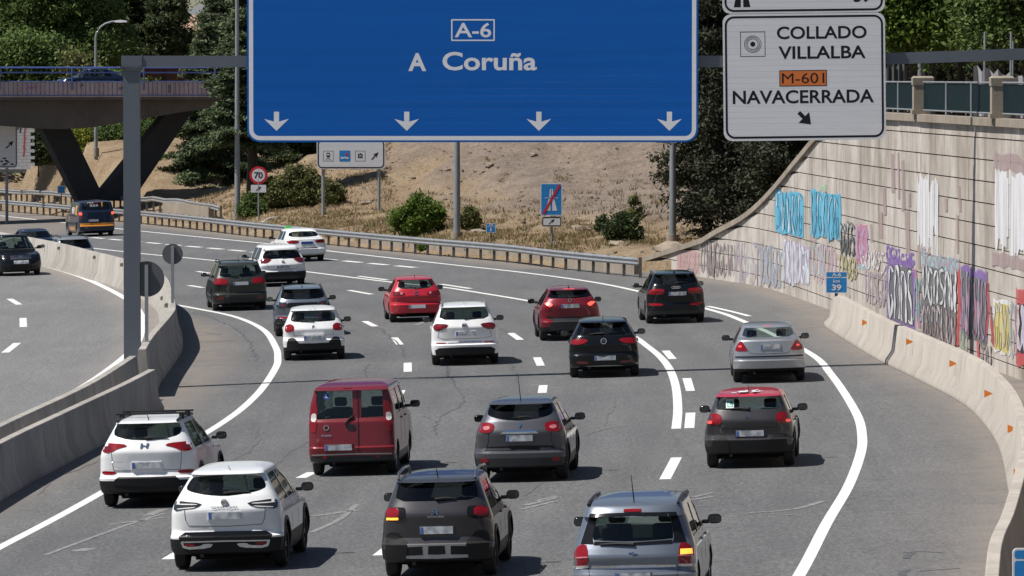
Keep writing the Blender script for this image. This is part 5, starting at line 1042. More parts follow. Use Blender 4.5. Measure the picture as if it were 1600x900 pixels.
    def cap(z):
        q = min(max((z - zr) / (H - zr), 0), 1); return math.sqrt(max(1 - q * q, 0))
    def HW(z): return lerp_t(HT, z) if z <= zr else hb * rail * (.12 + .88 * cap(z) ** .55)
    def YR(z): return c.y0 + (lerp_t(YT, z) if z <= zr else yrz + (ypk - yrz) * (1 - cap(z)))
    def YF(z): return L / 2 - (lerp_t(FT, z) if z <= zr else yfz + (L - ypk - .3 - yfz) * (1 - cap(z)) * .9)
    RY, MXP = S.get('ry', .34), S.get('pow', 3.2)
    def corner(a): a = min(abs(a), .9995); return 1 - (1 - a ** MXP) ** (1 / MXP)
    def rear_y(x, z): return YR(z) + RY * corner(x / HW(z)) + .03 * (x / HW(z)) ** 2
    def front_y(x, z): return YF(z) - .55 * corner(x / HW(z)) - .05 * (x / HW(z)) ** 2
    def side_x(y, z):
        h = HW(z); u = (YR(z) + RY - y) / RY; w = (y - (YF(z) - .55)) / .55
        if u > 0: return h * (max(1 - min(u, 1) ** MXP, 0)) ** (1 / MXP)
        if w > 0: return h * (max(1 - min(w, 1) ** MXP, 0)) ** (1 / MXP)
        return h
    c.rear_y, c.front_y, c.side_x, c.HW, c.YR, c.YF, c.zr, c.H = rear_y, front_y, side_x, HW, YR, YF, zr, H
    NC, NS = 19, 9
    def ring(z, ins=0.0, ycap=None):
        h, a, b = HW(z) - ins, YR(z) + ins * 1.2, YF(z) - ins * 1.2
        if ycap is not None: b = min(b, ycap)
        r1, r2 = RY, .55
        if b - a < r1 + r2 + .1: k = max((b - a - .1), .1) / (r1 + r2); r1 *= k; r2 *= k
        out = []
        for i in range(NC):
            t = math.pi * i / (NC - 1); cx_, sy = -math.cos(t), math.sin(t); x = h * math.copysign(abs(cx_) ** (2 / MXP), cx_); out.append((x, a + r1 * (1 - sy ** (2 / MXP)) + (.03 * (x / h) ** 2 if h > 0 else 0), z))
        for i in range(1, NS): out.append((h, a + r1 + (b - r2 - a - r1) * i / NS, z))
        for i in range(NC):
            t = math.pi * i / (NC - 1); cx_, sy = math.cos(t), math.sin(t); x = h * math.copysign(abs(cx_) ** (2 / MXP), cx_); out.append((x, b - r2 * (1 - sy ** (2 / MXP)), z))
        for i in range(1, NS): out.append((-h, b - r2 - (b - r2 - a - r1) * i / NS, z))
        return out
    zk = sorted(set([round(a, 3) for T in (HT, YT, FT) for a, b in T if .16 <= a <= zr] + [S.get('clad', .3), S.get('roofz', zr)] + [round(.2 + (zr - .2) * i / 22, 3) for i in range(23)]))
    zz = [zk[0]]
    for z in zk[1:]:
        if z - zz[-1] > .008: zz.append(z)
    zz = [z for z in zz if z <= zr] + [zr + (H - zr) * math.sin(math.radians(a)) for a in (12, 24, 36, 48, 60, 72, 82)]
    bmesh_ = MB().loft([ring(z) for z in zz]).mesh('body', 'under_black')
    bo = link(bpy.data.objects.new('body', bmesh_), e); c.bo = bo
    # what is cut out: wheel arches, cabin, window openings
    wr = S.get('wr', .33); yf_ = ya + wb; cut = []
    b = MB()
    for y in (ya, yf_):
        for s in (-1, 1):
            n = 22; r = wr + .055; rg = [[(x * s, y + r * math.cos(2 * math.pi * i / n), wr + .01 + r * math.sin(2 * math.pi * i / n)) for i in range(n)] for x in (hb - .34, hb + .3)]; b.loft(rg)
    cut.append(b)
    zc0, zc1 = g0 - .32, H - .055; ycowl = L / 2 - hood - .12
    cut.append(MB().loft([ring(zc0 + (zc1 - zc0) * i / 9, .075, ycowl if zc0 + (zc1 - zc0) * i / 9 < zh + .02 else None) for i in range(10)]))
    def tox(pts):                                          # photo offsets -> x, z on the rear surface
        out = []
        for a, py in pts:
            x = (a + (dx if a > 0 else 0)) / pxm; z = zapp(py) + slope * (roh - .1)
            for _ in range(4): z = zapp(py) + slope * (roh - (rear_y(max(-HW(z), min(HW(z), x)), min(z, zr)) - c.y0)); z = max(.2, min(z, zr + .03))
            out.append((x, z))
        return out
    def clampx(pts, k=.985): return [(max(-HW(z) * k, min(HW(z) * k, x)), z) for x, z in pts]
    def full(half):
        h = [(a, z) for a, z in half]; return h + [(-a, z) for a, z in reversed(h) if a > 1e-6]
    def shr(pts, d=.012):
        cx_ = sum(p[0] for p in pts) / len(pts); cz = sum(p[1] for p in pts) / len(pts); return [(x - math.copysign(min(d, abs(x - cx_)), x - cx_), z - math.copysign(min(d, abs(z - cz)), z - cz)) for x, z in pts]
    def soft(p):
        o_ = []
        for (a, b_), (a2, b2) in zip(p, p[1:] + p[:1]): o_ += [(a * .78 + a2 * .22, b_ * .78 + b2 * .22), (a * .22 + a2 * .78, b_ * .22 + b2 * .78)]
        return o_
    panes = []
    if G_: panes.append(soft(clampx([(x, min(z, g1)) for x, z in full(tox(G_))], .93)))
    for poly in S.get('GA', []): panes.append(clampx([(x, min(z, g1)) for x, z in tox(poly)], .95))
    if not panes: panes.append(clampx(full([(0, g1), (hb * (rail - .06), g1), (hb * (rail + .1), g0 + .04), (hb * .74, g0), (0, g0)]), .93))
    b = MB()
    for q in panes: b.prism(q, c.y0 - .6, c.y0 + (1.75 if S['cls'] == 'sedan' else 1.05))
    cut.append(b)
    ws = full([(0, zr - .03), (hb * (rail - .05), zr - .04), (hb * .86, zh + .07), (0, zh + .04)]); cut.append(MB().prism(clampx(ws, .93), L / 2 - hood - (zr - zh) * 1.35 - .35, L / 2 + .3))
    # side windows
    zl, zt = zs + S.get('belt', .03), zr - .045; ka = 1.35 if S['cls'] != 'van' else 1.0; yA = L / 2 - hood - .10; k2 = q1 if S['cls'] != 'sedan' else 1.3
    yB = ya + wb * .62; yC = ya + wb * .30; yD = YR(zl) + (.42 if S['cls'] != 'sedan' else 1.05)
    def wpoly(y0, y1, s0=0.0, s1=0.0): return [(y0, zl), (y1, zl), (y1 + s1 * (zt - zl), zt), (y0 + s0 * (zt - zl), zt)]
    sw = [wpoly(yB + .04, yA, 0, -ka * .98), wpoly(yC + .02, yB - .04, .05, 0)]
    if yC - .06 - yD > .25: sw.append(wpoly(yD, yC - .06, min(k2, .8) * .8, .05))
    b = MB()
    for q in sw: b.prism(q, -1.4, 1.4, 0, 'x')
    cut.append(b)
    for bb in cut:
        o = link(bpy.data.objects.new('cutter', bb.mesh('cutter', 'under_black'))); o.parent = None; md = bo.modifiers.new('cut', 'BOOLEAN'); md.operation = 'DIFFERENCE'; md.object = o; md.solver = 'MANIFOLD'; o.matrix_world = Matrix.Identity(4)
        cutjobs.append(o); c.__dict__.setdefault('cut', []).append(o); o.parent = e
    # skins that follow the rear, front or side surface
    def skin(name, poly, m_, off=.008, th=.02, parent=e, face='rear', grid=.09, thin=False):
        bm = bmesh.new(); vs = [bm.verts.new((a, 0, z)) for a, z in poly]; bm.faces.new(vs)
        lo = [min(p[i] for p in poly) for i in (0, 1)]; hi = [max(p[i] for p in poly) for i in (0, 1)]
        for ax_ in (0, 1):
            g_ = grid; k = math.ceil(lo[ax_] / g_) * g_
            while k < hi[ax_]:
                bmesh.ops.bisect_plane(bm, geom=bm.verts[:] + bm.edges[:] + bm.faces[:], dist=1e-5, plane_co=(k if ax_ == 0 else 0, 0, k if ax_ else 0), plane_no=(1 if ax_ == 0 else 0, 0, 1 if ax_ else 0)); k += g_
        if face == 'rear':
            for k, _y in YT:
                if lo[1] < k < hi[1]: bmesh.ops.bisect_plane(bm, geom=bm.verts[:] + bm.edges[:] + bm.faces[:], dist=1e-5, plane_co=(0, 0, k), plane_no=(0, 0, 1))
        bmesh.ops.triangulate(bm, faces=bm.faces[:])
        fr_ = bm.faces[:]; ex = bmesh.ops.extrude_face_region(bm, geom=fr_); back = {v for v in ex['geom'] if isinstance(v, bmesh.types.BMVert)}
        for v in bm.verts:
            o_ = -th if v in back else 0; a, z = v.co.x, v.co.z
            if face == 'rear': v.co.y = rear_y(max(-HW(z) * .999, min(HW(z) * .999, a)), z) - off - o_
            elif face == 'front': v.co.y = front_y(max(-HW(z) * .999, min(HW(z) * .999, a)), z) + off + o_
            else: s = 1 if face == 'right' else -1; v.co = Vector((s * (side_x(a, z) + off + o_), a, z))
        bmesh.ops.recalc_face_normals(bm, faces=bm.faces[:]); me = bpy.data.meshes.new(name); bm.to_mesh(me); bm.free(); me.materials.append(M[m_])
        me.polygons.foreach_set('use_smooth', [True] * len(me.polygons)); me.set_sharp_from_angle(angle=math.radians(30))
        return link(bpy.data.objects.new(name, me), parent)
    gl_ = S.get('glass', 'glass_tint')
    rw_ = [skin('rear_window', [(x * 1.0, z) for x, z in q], gl_, -.010, .004) for q in panes]
    skin('windscreen', clampx(ws, .93), 'glass_clear', -.010, .004, face='front')
    sg = 'glass_tint' if gl_ != 'glass_dark' else 'glass_dark'
    for q in sw:
        for f_ in ('left', 'right'): skin('side_window', q, sg, -.010, .004, face=f_, grid=.16)
    if not front:
        for nm, m_, poly in S.get('sym', []):
            q = clampx(tox(poly), .995)
            if nm != 'window_surround': q = soft(q)
            for s in (1, -1): skin(nm, [(x * s, z) for x, z in q], m_, S.get('off', {}).get(nm, .010) + (.006 if 'lamp' in m_ and nm == 'lens' else 0))
        for nm, m_, half in S.get('mid', []): skin(nm, clampx(full(tox(half)), .995), m_, .009 + (.006 if nm in ('cell', 'strip', 'trim') else 0))
        for nm, m_, poly in S.get('abs', []): skin(nm, clampx(tox(poly), .995), m_, .013)
    else:
        def tof(pts):
            out = []
            for a, py in pts:
                x = a / pxm; z = zapp(py)
                for _ in range(4): z = zapp(py) + slope * (.85 - (L / 2 - front_y(max(-HW(z), min(HW(z), x)), max(.2, min(z, zr))))); z = max(.2, min(z, zr))
                out.append((x, z))
            return out
        for nm, m_, poly in S.get('sym', []):
            for s in (1, -1): skin(nm, [(x * s, z) for x, z in clampx(tof(poly), .995)], m_, .012, face='front')
        for nm, m_, half in S.get('mid', []): skin(nm, clampx(full(tof(half)), .99), m_, .012, face='front')
    if 'plate' in S:
        a0, hwp, p0, p1 = S['plate'][:4]; pm = S['plate'][4] if len(S['plate']) > 4 else 'number_plate'; (x0, z1_), (x1, z0_) = tox([(a0 - hwp, p0), (a0 + hwp, p1)])
        if a0 - hwp < 0 and dx: x0 = (a0 - hwp) / pxm; x1 = (a0 + hwp) / pxm
        if x1 - x0 > .54: mid_ = (x0 + x1) / 2; x0, x1 = mid_ - .27, mid_ + .27
        zc = (z0_ + z1_) / 2; yb = min(rear_y(max(-HW(z) * .9, min(HW(z) * .9, x)), z) for x in (x0, x1) for z in (z0_, z1_)) - .012
        pl = MB().box(((x0 + x1) / 2, yb, zc), (x1 - x0, .012, .115)).build('licence_plate', pm, e); MB().box((x0 + .026, yb - .008, zc), (.038, .006, .106)).build('blue_strip', 'plate_blue', pl)
        MB().prism([(x0 - .015, zc - .07), (x1 + .015, zc - .07), (x1 + .015, zc + .07), (x0 - .015, zc + .07)], yb + .007, yb + .10).build('plate_recess', 'black_plastic' if S['paint'] in ('paint_black',) else S['paint'], e)
    if 'seam' in S:
        for line in S['seam']:
            q = clampx(tox(line), .99)
            for s in (1, -1):
                for (xa, za), (xb, zb_) in zip(q[:-1], q[1:]):
                    d_ = Vector((xb - xa, zb_ - za)).normalized() * .004; skin('seam', [(s * (xa - d_.y), za + d_.x), (s * (xb - d_.y), zb_ + d_.x), (s * (xb + d_.y), zb_ - d_.x), (s * (xa + d_.y), za - d_.x)], 'under_black', .003, .01)
    if 'wiper' in S:
        (x0, z0_), (x1, z1_) = tox(S['wiper']); dxm = 0
        f = lambda x, z: Vector((x, rear_y(max(-HW(z) * .95, min(HW(z) * .95, x)), z) - .025, z))
        MB().tube([f(x0, z0_) + Vector((0, .015, 0)), f(x0, z0_), f((x0 + x1) / 2, (z0_ + z1_) / 2 + .01), f(x1, z1_)], [.03, .026, .02, .010], 6).build('wiper', 'black_plastic', e, 40)
    # emblem and lettering
    if 'emb' in S:
        kind, a, py = S['emb']; (x, z), = tox([(a, py)]); x = a / pxm; s = S.get('embs', .06); ps = []
        if kind == 'chev':
            for dzz in (-.45, .25): ps.append([(x - s * .8, z + s * (dzz - .5)), (x, z + s * (dzz + .45)), (x + s * .8, z + s * (dzz - .5)), (x + s * .8, z + s * (dzz - .85)), (x, z + s * (dzz + .1)), (x - s * .8, z + s * (dzz - .85))])
        elif kind == 'diamond': ps = [[(x, z + s * 1.2), (x + s * .75, z), (x, z - s * 1.2), (x - s * .75, z)]]
        elif kind == 'bolt': ps = [[(x - s, z + s * .1), (x + s * .1, z + s * .35), (x, z + s * .1), (x + s, z - s * .1), (x - s * .1, z - s * .35), (x, z - s * .1)]]
        elif kind == 'rings': pass
        elif kind == 'S': ps = [[(x - s, z + s), (x + s, z + s), (x + s, z + s * .55), (x - s * .5, z + s * .3), (x - s, z + s * .1)], [(x + s, z - s), (x - s, z - s), (x - s, z - s * .55), (x + s * .5, z - s * .3), (x + s, z - s * .1)]]
        elif kind == 'hh': ps = [[(x - s * 1.1, z - s * .6), (x - s * .75, z - s * .65), (x - s * .2, z + s * .1), (x + s * .4, z + s * .0), (x + s * .55, z + s * .6), (x + s * 1.1, z + s * .6), (x + s * .8, z - s * .6), (x + s * .4, z - s * .6), (x + s * .25, z - s * .15), (x - s * .3, z - s * .1), (x - s * .5, z + s * .6), (x - s * .9, z + s * .6)]]
        fy = rear_y if not front else None
        for q in ps: skin('emblem', q, 'chrome', .014, .01)
        def ringm(xc, r0, r1):
            b = MB(); n = 20; yy = min(rear_y(xc, z + r1), rear_y(xc, z), rear_y(xc, z - r1)) - .012; vs = []; fs = []
            for i in range(n):
                t = 2 * math.pi * i / n; vs += [(xc + r0 * math.cos(t), yy, z + r0 * math.sin(t)), (xc + r1 * math.cos(t), yy, z + r1 * math.sin(t)), (xc + r1 * math.cos(t), yy + .05, z + r1 * math.sin(t)), (xc + r0 * math.cos(t), yy + .05, z + r0 * math.sin(t))]
                j = (i + 1) % n; fs += [(4 * i + k, 4 * i + (k + 1) % 4, 4 * j + (k + 1) % 4, 4 * j + k) for k in range(4)]
            b.add(vs, fs).build('emblem', 'chrome', e, 40)
        if kind == 'rings':
            for i in range(4): ringm(x + (i - 1.5) * .062, .032, .043)
        if kind in ('ring', 'ringbar', 'ringbolt'): ringm(x, s * .72, s)
        if kind == 'ringbar': skin('emblem', [(x - s * 1.1, z - s * .2), (x + s * 1.1, z - s * .2), (x + s * 1.1, z + s * .2), (x - s * 1.1, z + s * .2)], 'chrome', .02, .01)
        if kind == 'ringbolt': skin('emblem', [(x - s * 1.1, z + s * .2), (x + s * .2, z + s * .2), (x, z), (x + s * 1.1, z - s * .2), (x - s * .2, z - s * .2), (x, z)], 'chrome', .02, .01)
        if kind == 'ringv':
            ringm(x, s * .84, s)
            for ss in (-1, 1): skin('emblem', [(x + ss * s * .55, z + s * .6), (x + ss * s * .35, z + s * .6), (x, z - s * .5), (x + ss * s * .18, z - s * .6)], 'chrome', .018, .01)
    for tx, a, py, w_, h_, m_ in S.get('txt', []):
        (x, z), = tox([(a, py)]); x = a / pxm; me = textmesh(tx, w_, h_, .02); me.materials.append(M[m_])
        for v in me.vertices: v.co = Vector((x + v.co.x, rear_y(x + v.co.x, z + v.co.z) - .018, z + v.co.z))
        link(bpy.data.objects.new('lettering', me), e)
    # wheels
    for y, fr_ in ((ya, 0), (yf_, 1)):
        for s in (-1, 1):
            w = inst('wheel', TYRE, e, (s * (hb - .125), y, wr), (0, 0, 0 if s > 0 else math.pi), (1.05 if not S.get('thin') else .95, wr, wr)); inst('rim', RIMD if S.get('drim') else RIM, w)
    # under the floor
    MB().box((0, 0, .22), (W - .72, L - 1.3, .14)).box((0, ya, .26), (W - .5, .10, .10)).build('underbody', 'under_black', e)
    if S.get('exh', True) and not front: MB().tube([(hb * .42 * S.get('exs', -1), c.y0 + .10, .26), (hb * .42 * S.get('exs', -1), c.y0 + .7, .27)], .035, 8).build('exhaust', 'dark_plastic', e, 40)
    # mirrors
    my = yA - .22; mz = zl + .06
    for s in (-1, 1):
        mo = inst('mirror', MIRR, e, (s * (HW(zl) + .16), my, mz), (0, 0, 0), (s * 1.0, 1, 1)); inst('mirror_glass', MGL, mo)
        if S.get('mirbody'): mo.material_slots[0].link = 'OBJECT'; mo.material_slots[0].material = M[S['paint']]
    # inside
    zf = zl - .62; rs = .93
    for s in (-1, 1):
        so_ = inst('seat', SEAT, e, (s * .37, yB - .12, zf), (.18, 0, 0), (rs, rs, rs)); inst('headrest', HEAD, so_, (0, -.28, .95))
    be = inst('rear_bench', BENCH, e, (0, yC - .42, zf), (.15, 0, 0), (min(1, (HW(zl) - .14) * 2 / 1.25), 1, 1))
    for s in (-1, 1): inst('headrest', HEAD, be, (s * .38, -.27, .72), (0, 0, 0), (.9, 1, .8))
    MB().box((0, yA - .18, zl - .10), ((HW(zl) - .12) * 2, .45, .22)).build('dashboard', 'interior', e)
    if S['cls'] not in ('van',): MB().box((0, (YR(g0) + .12 + yC - .78) / 2, g0 - .10), ((HW(g0) - .13) * 2, max(.2, yC - .78 - YR(g0) - .12), .03)).build('parcel_shelf', 'interior', e)
    # roof gear
    xr2 = hb * rail - .05
    if S.get('rails'):
        hh = S['rails']; y1_, y2_ = YR(zr) + .25, YF(zr) - .25
        for s in (-1, 1):
            x = s * xr2; zt_ = zr + .028; pts = [(x, y1_ - .12, zt_), (x, y1_, zt_ + hh), (x * .99, (y1_ + y2_) / 2, zt_ + hh + .03), (x, y2_, zt_ + hh), (x, y2_ + .12, zt_)]
            MB().tube(pts, .022, 8).build('roof_rail', S.get('railm', 'dark_plastic'), e, 50)
    if S.get('rack'):
        for y in (YR(zr) + .75, YR(zr) + 1.55): o = MB().box((0, y, H + .055), (xr2 * 2 + .22, .07, .03)).box((xr2, y, H + .0), (.09, .1, .1)).box((-xr2, y, H + .0), (.09, .1, .1)).build('roof_bar', 'black_plastic', e)
    if S.get('ant'):
        y = YR(zr) + .25; z = H - .05; l = S['ant']
        if l > .12: MB().tube([(0, y, z), (0, y + .02, z + .05), (-.01, y - l * .55, z + l)], [.018, .010, .004], 6).build('antenna', 'black_plastic', e, 40)
        else: MB().loft([[(-.03, y, z), (.03, y, z), (.03, y + .16, z + .01), (-.03, y + .16, z + .01)], [(-.008, y, z + .09), (.008, y, z + .09), (.008, y + .05, z + .09), (-.008, y + .05, z + .09)]]).build('antenna', S['paint'], e)
    # door seams and handles
    for f_ in ('left', 'right'):
        for y in (yC + .0, yB, yA + .02): skin('door_seam', [(y - .005, .36), (y + .005, .36), (y + .005, zl - .03), (y - .005, zl - .03)], 'under_black', .002, .01, face=f_, grid=.2)
        for y in (yC + .12, yB + .12): skin('door_handle', [(y, zl - .14), (y + .2, zl - .14), (y + .2, zl - .105), (y, zl - .105)], S.get('handle', S['paint']), .03, .035, face=f_, grid=.3)
    if S.get('arch'):
        for y in (ya, yf_):
            for s in (-1, 1):
                n = 20; r0, r1 = wr + .05, wr + .115; vs = []; fs = []
                for i in range(n + 1):
                    t = math.pi * (-.08 + 1.16 * i / n)
                    for r in (r0, r1):
                        yy, z = y + r * math.cos(t), max(.2, wr + .01 + r * math.sin(t)); x = side_x(yy, z); vs += [(s * (x + .015), yy, z), (s * (x - .03), yy, z)]
                for i in range(n): a = 4 * i; fs += [(a, a + 4, a + 6, a + 2), (a + 2, a + 6, a + 7, a + 3), (a, a + 1, a + 5, a + 4)]
                MB().add(vs, fs).build('wheel_arch', 'black_plastic', e, 40)
    if S.get('deco'): S['deco'](c, e, skin, tox, clampx, full)
    c.mats = [S['paint'], S.get('cladm', 'black_plastic'), S.get('roofm', S['paint']), 'interior', 'under_black']; c.zc = S.get('clad', .3); c.rz = S.get('roofz', 99); c.zc0 = zc0
    return c
def finish(cars):                                         # apply the cuts, then give each face its material
    bpy.context.view_layer.update(); dg = bpy.context.evaluated_depsgraph_get()
    for c in cars:
        me = bpy.data.meshes.new_from_object(c.bo.evaluated_get(dg)); c.me2 = me
    for c in cars:
        me = c.me2; c.bo.modifiers.clear(); c.bo.data = me; me.materials.clear()
        for q in c.mats: me.materials.append(M[q])
        for p in me.polygons:
            x, y, z = p.center; h = c.HW(z); i = 0
            ins = abs(x) < h - .02 and y > c.rear_y(x, z) + .02 and y < c.front_y(x, z) - .02
            if ins and z > c.zr and p.normal.z > .2: ins = z < c.H - .045 and p.normal.z < .6 and False
            if ins: i = 3 if z > c.zc0 - .02 and z > .5 and abs(x) < h - .03 and not (abs(x) > c.S['W'] / 2 - .36 and z < .75) else 4
            elif z < .17: i = 4
            elif z < c.zc: i = 1
            elif z > c.rz: i = 2
            p.material_index = i; p.use_smooth = True
        me.set_sharp_from_angle(angle=math.radians(28))
    for o in cutjobs: bpy.data.objects.remove(o)
cars = []
def add(**S): cars.append(make_car(S))
def zl_(ox, oy, z, cx, base): return dict(zoom=z, u=ox + cx / z, v=oy + base / z, base=base)
def lstick(c, e, skin, tox, clampx, full):                # green L plate stuck inside the rear window
    q = tox([(-212, 200), (-138, 200), (-138, 285), (-212, 285)]); o = skin('sticker', q, 'number_plate_white', .002, .003)
    skin('sticker_field', tox([(-200, 215), (-146, 215), (-146, 275), (-200, 275)]), 'sticker_green', .005, .003, o)
    for r in ([(-188, 222), (-176, 222), (-176, 268), (-188, 268)], [(-176, 256), (-158, 256), (-158, 268), (-176, 268)]): skin('letter_stroke', tox(r), 'number_plate_white', .007, .002, o)
    n = 14
    for i in range(26):
        x, y = R.uniform(-.3, .3), c.YR(c.zr) + R.uniform(.3, 1.1); z = c.H - .028 - .10 * (x / .6) ** 2; s = R.uniform(.03, .06); MB().add([(x - s, y - s * 2, z + .028), (x + s, y - s, z + .028), (x + s * .8, y + s * 2, z + .03), (x - s, y + s, z + .03)], [(0, 1, 2, 3)]).build('roof_decal', 'number_plate_white', e)
def doblo(c, e, skin, tox, clampx, full):
    o = skin('sticker', tox([(-225, 182), (-178, 182), (-178, 228), (-225, 228)]), 'sticker_blue', .002, .003); skin('wheelchair_mark', tox([(-210, 190), (-204, 190), (-202, 207), (-190, 220), (-196, 222), (-212, 212)]), 'number_plate_white', .005, .003, o)
def van_deco(c, e, skin, tox, clampx, full):
    for i, (x, y) in enumerate(((-70, 200), (-58, 198), (-44, 202), (-32, 199), (-52, 232), (-40, 230), (-26, 234), (-14, 231), (0, 233), (12, 230))): skin('window_lettering', tox([(x - 4, y - 9), (x + 1, y - 9), (x + 1, y + 7), (x + 5, y + 7), (x + 5, y + 10), (x - 4, y + 10)] if i % 2 else [(x - 4, y - 9), (x + 5, y - 9), (x + 5, y + 1), (x - 1, y + 1), (x - 1, y + 12), (x - 4, y + 12)]), 'number_plate_white', .004, .003)
    b = tox([(45, 178), (58, 182), (58, 240), (45, 246)]); skin('window_logo', [(x + .0, z) for x, z in b], 'taxi_orange', .004, .003)
    for f_ in ('left', 'right'):
        skin('side_flash', [(c.y0 + 3.1, .8), (c.y0 + 3.25, .8), (c.y0 + 2.75, 1.35), (c.y0 + 2.68, 1.3)], 'taxi_orange', .006, .01, face=f_); skin('sill_flash', [(c.y0 + 1.5, .32), (c.y0 + 3.0, .32), (c.y0 + 3.0, .5), (c.y0 + 1.5, .5)], 'taxi_orange', .006, .01, face=f_)
        skin('side_logo', [(c.y0 + .75, 1.15), (c.y0 + 1.3, 1.15), (c.y0 + 1.3, 1.65), (c.y0 + .75, 1.65)], 'taxi_orange', .006, .01, face=f_); skin('side_lettering', [(c.y0 + 1.5, 1.2), (c.y0 + 2.3, 1.2), (c.y0 + 2.3, 1.55), (c.y0 + 1.5, 1.55)], 'number_plate', .006, .01, face=f_)
def taxi_sign(c, e, *a): MB().loft([[(-.45, c.YR(c.zr) + 1.3, c.H - .02), (-.15, c.YR(c.zr) + 1.3, c.H - .02), (-.15, c.YR(c.zr) + 1.45, c.H - .02), (-.45, c.YR(c.zr) + 1.45, c.H - .02)], [(-.42, c.YR(c.zr) + 1.32, c.H + .1), (-.18, c.YR(c.zr) + 1.32, c.H + .1), (-.18, c.YR(c.zr) + 1.43, c.H + .1), (-.42, c.YR(c.zr) + 1.43, c.H + .1)]]).build('taxi_light', 'taxi_green', e)
add(name='suv', label='white SUV with black roof bars beside the left barrier', **zl_(0, 600, 4.444, 1018, 842), L=4.48, W=1.85, H=1.645, wb=2.67, roh=.90, cls='suv', rail=.66, paint='paint_white', clad=.52, wr=.345, glass='glass_tint', dx=0,
    G=[(0, 258), (215, 262), (245, 285), (252, 320), (228, 360), (130, 388), (0, 396)], sym=[('tail_light', 'lamp_red', [(128, 432), (160, 415), (300, 400), (325, 440), (310, 470), (255, 476), (195, 448)]), ('lens', 'lamp_dark_red', [(240, 428), (300, 425), (298, 460), (262, 462)]), ('reflector', 'lamp_red', [(210, 606), (325, 598), (315, 625), (225, 627)])],
    mid=[('bumper_insert', 'black_plastic', [(0, 648), (200, 645), (225, 665), (225, 700), (0, 715)])], plate=(0, 103, 535, 600), seam=[[(245, 470), (238, 560), (232, 600), (110, 603)]], wiper=[(-5, 378), (150, 378)], emb=('hh', -10, 432), embs=.075, txt=[('TUCSON', -205, 542, .20, .028, 'chrome')], rack=1, rails=.02, ant=.16, arch=1, rake=.62)
add(name='suv', label='white SUV with smoked tail lights and silver bumper trim', **zl_(250, 700, 4.5, 458, 842), L=4.43, W=1.84, H=1.625, wb=2.665, roh=.84, cls='suv', rail=.64, paint='paint_white', clad=.53, wr=.35, drim=1, glass='glass_tint',
    G=[(0, 188), (235, 198), (262, 230), (282, 272), (275, 292), (225, 314), (120, 334), (0, 345)], sym=[('tail_light', 'lamp_smoke', [(152, 388), (345, 362), (368, 380), (368, 438), (285, 430), (195, 420)]), ('lens', 'lamp_clear', [(190, 392), (350, 384), (350, 392), (195, 400)]), ('lens', 'lamp_clear', [(200, 412), (340, 420), (340, 428), (215, 420)]), ('reflector', 'lamp_red', [(215, 668), (285, 668), (285, 690), (215, 690)]), ('trim', 'chrome', [(300, 654), (318, 654), (296, 712), (110, 706), (78, 676), (150, 674), (175, 690), (285, 694)])],
    mid=[('bumper_insert', 'black_gloss', [(0, 588), (285, 590), (330, 618), (325, 645), (0, 645)]), ('trim', 'chrome', [(0, 652), (305, 654), (305, 664), (0, 662)])], plate=(0, 113, 450, 508), seam=[[(285, 430), (280, 500), (258, 545), (0, 555)]], wiper=[(0, 320), (175, 314)], emb=('ring', 0, 386), embs=.055, txt=[('QASHQAI', 0, 421, .42, .03, 'sign_black')], rails=.0, railm='dark_plastic', ant=.09, arch=1, rake=.85)
add(name='van', label='dark red van with two rear doors and a blue sticker', **zl_(470, 580, 5.295, 422, 850), L=4.25, W=1.72, H=1.82, wb=2.58, roh=.75, cls='van', rail=.86, paint='paint_dark_red', clad=.40, cladm='dark_plastic', wr=.31, rake=.12, crease=.02, lip=.05, ry=.2, pow=5, cap=.11, glass='glass_tint', hood=.85,
    GA=[[(-285, 158), (14, 158), (18, 390), (-290, 398)], [(84, 158), (258, 152), (268, 386), (84, 390)]], sym=[('tail_light', 'lamp_red', [(278, 262), (312, 258), (336, 330), (342, 490), (322, 502), (288, 506)]), ('lens', 'lamp_clear', [(288, 345), (332, 348), (336, 412), (290, 416)]), ('reflector', 'lamp_red', [(205, 702), (238, 702), (238, 722), (205, 722)])],
    mid=[('bumper_top', 'rim_metal', [(0, 682), (330, 686), (335, 696), (0, 692)])], abs=[('brake_light', 'lamp_dark_red', [(-62, 122), (10, 122), (10, 142), (-62, 142)]), ('door_gap', 'under_black', [(56, 155), (60, 155), (60, 672), (56, 672)]), ('door_handle', 'black_plastic', [(-45, 440), (30, 445), (38, 468), (20, 490), (-15, 492), (-40, 468)])], plate=(-105, 112, 600, 662), wiper=[(15, 375), (-55, 440)], emb=('ring', -205, 467), embs=.055, txt=[('Doblò', -205, 530, .20, .035, 'chrome')], deco=doblo, thin=1)
add(name='small_suv', label='grey small SUV with a chrome bar above its plate', **zl_(730, 600, 5.625, 469, 846), L=4.12, W=1.78, H=1.566, wb=2.606, roh=.70, cls='suv', rail=.70, paint='paint_grey', clad=.47, cladm='dark_plastic', wr=.335, glass='glass_dark', drim=1,
    G=[(0, 156), (225, 164), (270, 184), (288, 240), (283, 268), (235, 294), (130, 318), (0, 328)], sym=[('tail_light', 'lamp_red', [(218, 370), (232, 346), (290, 332), (355, 340), (368, 370), (360, 415), (290, 430), (236, 416)]), ('lens', 'lamp_pink', [(262, 372), (312, 362), (328, 384), (305, 402), (262, 394)]), ('reflector', 'lamp_red', [(280, 652), (348, 648), (348, 684), (280, 686)])],
    mid=[('plate_bar', 'chrome', [(0, 404), (125, 405), (168, 440), (0, 444)]), ('bumper_insert', 'black_plastic', [(0, 545), (285, 550), (315, 578), (0, 584)])], plate=(0, 115, 450, 510), seam=[[(276, 428), (276, 500), (300, 560)]], wiper=[(-10, 298), (110, 292)], emb=('diamond', 0, 360), embs=.06, ant=.55, arch=1, rake=.85)
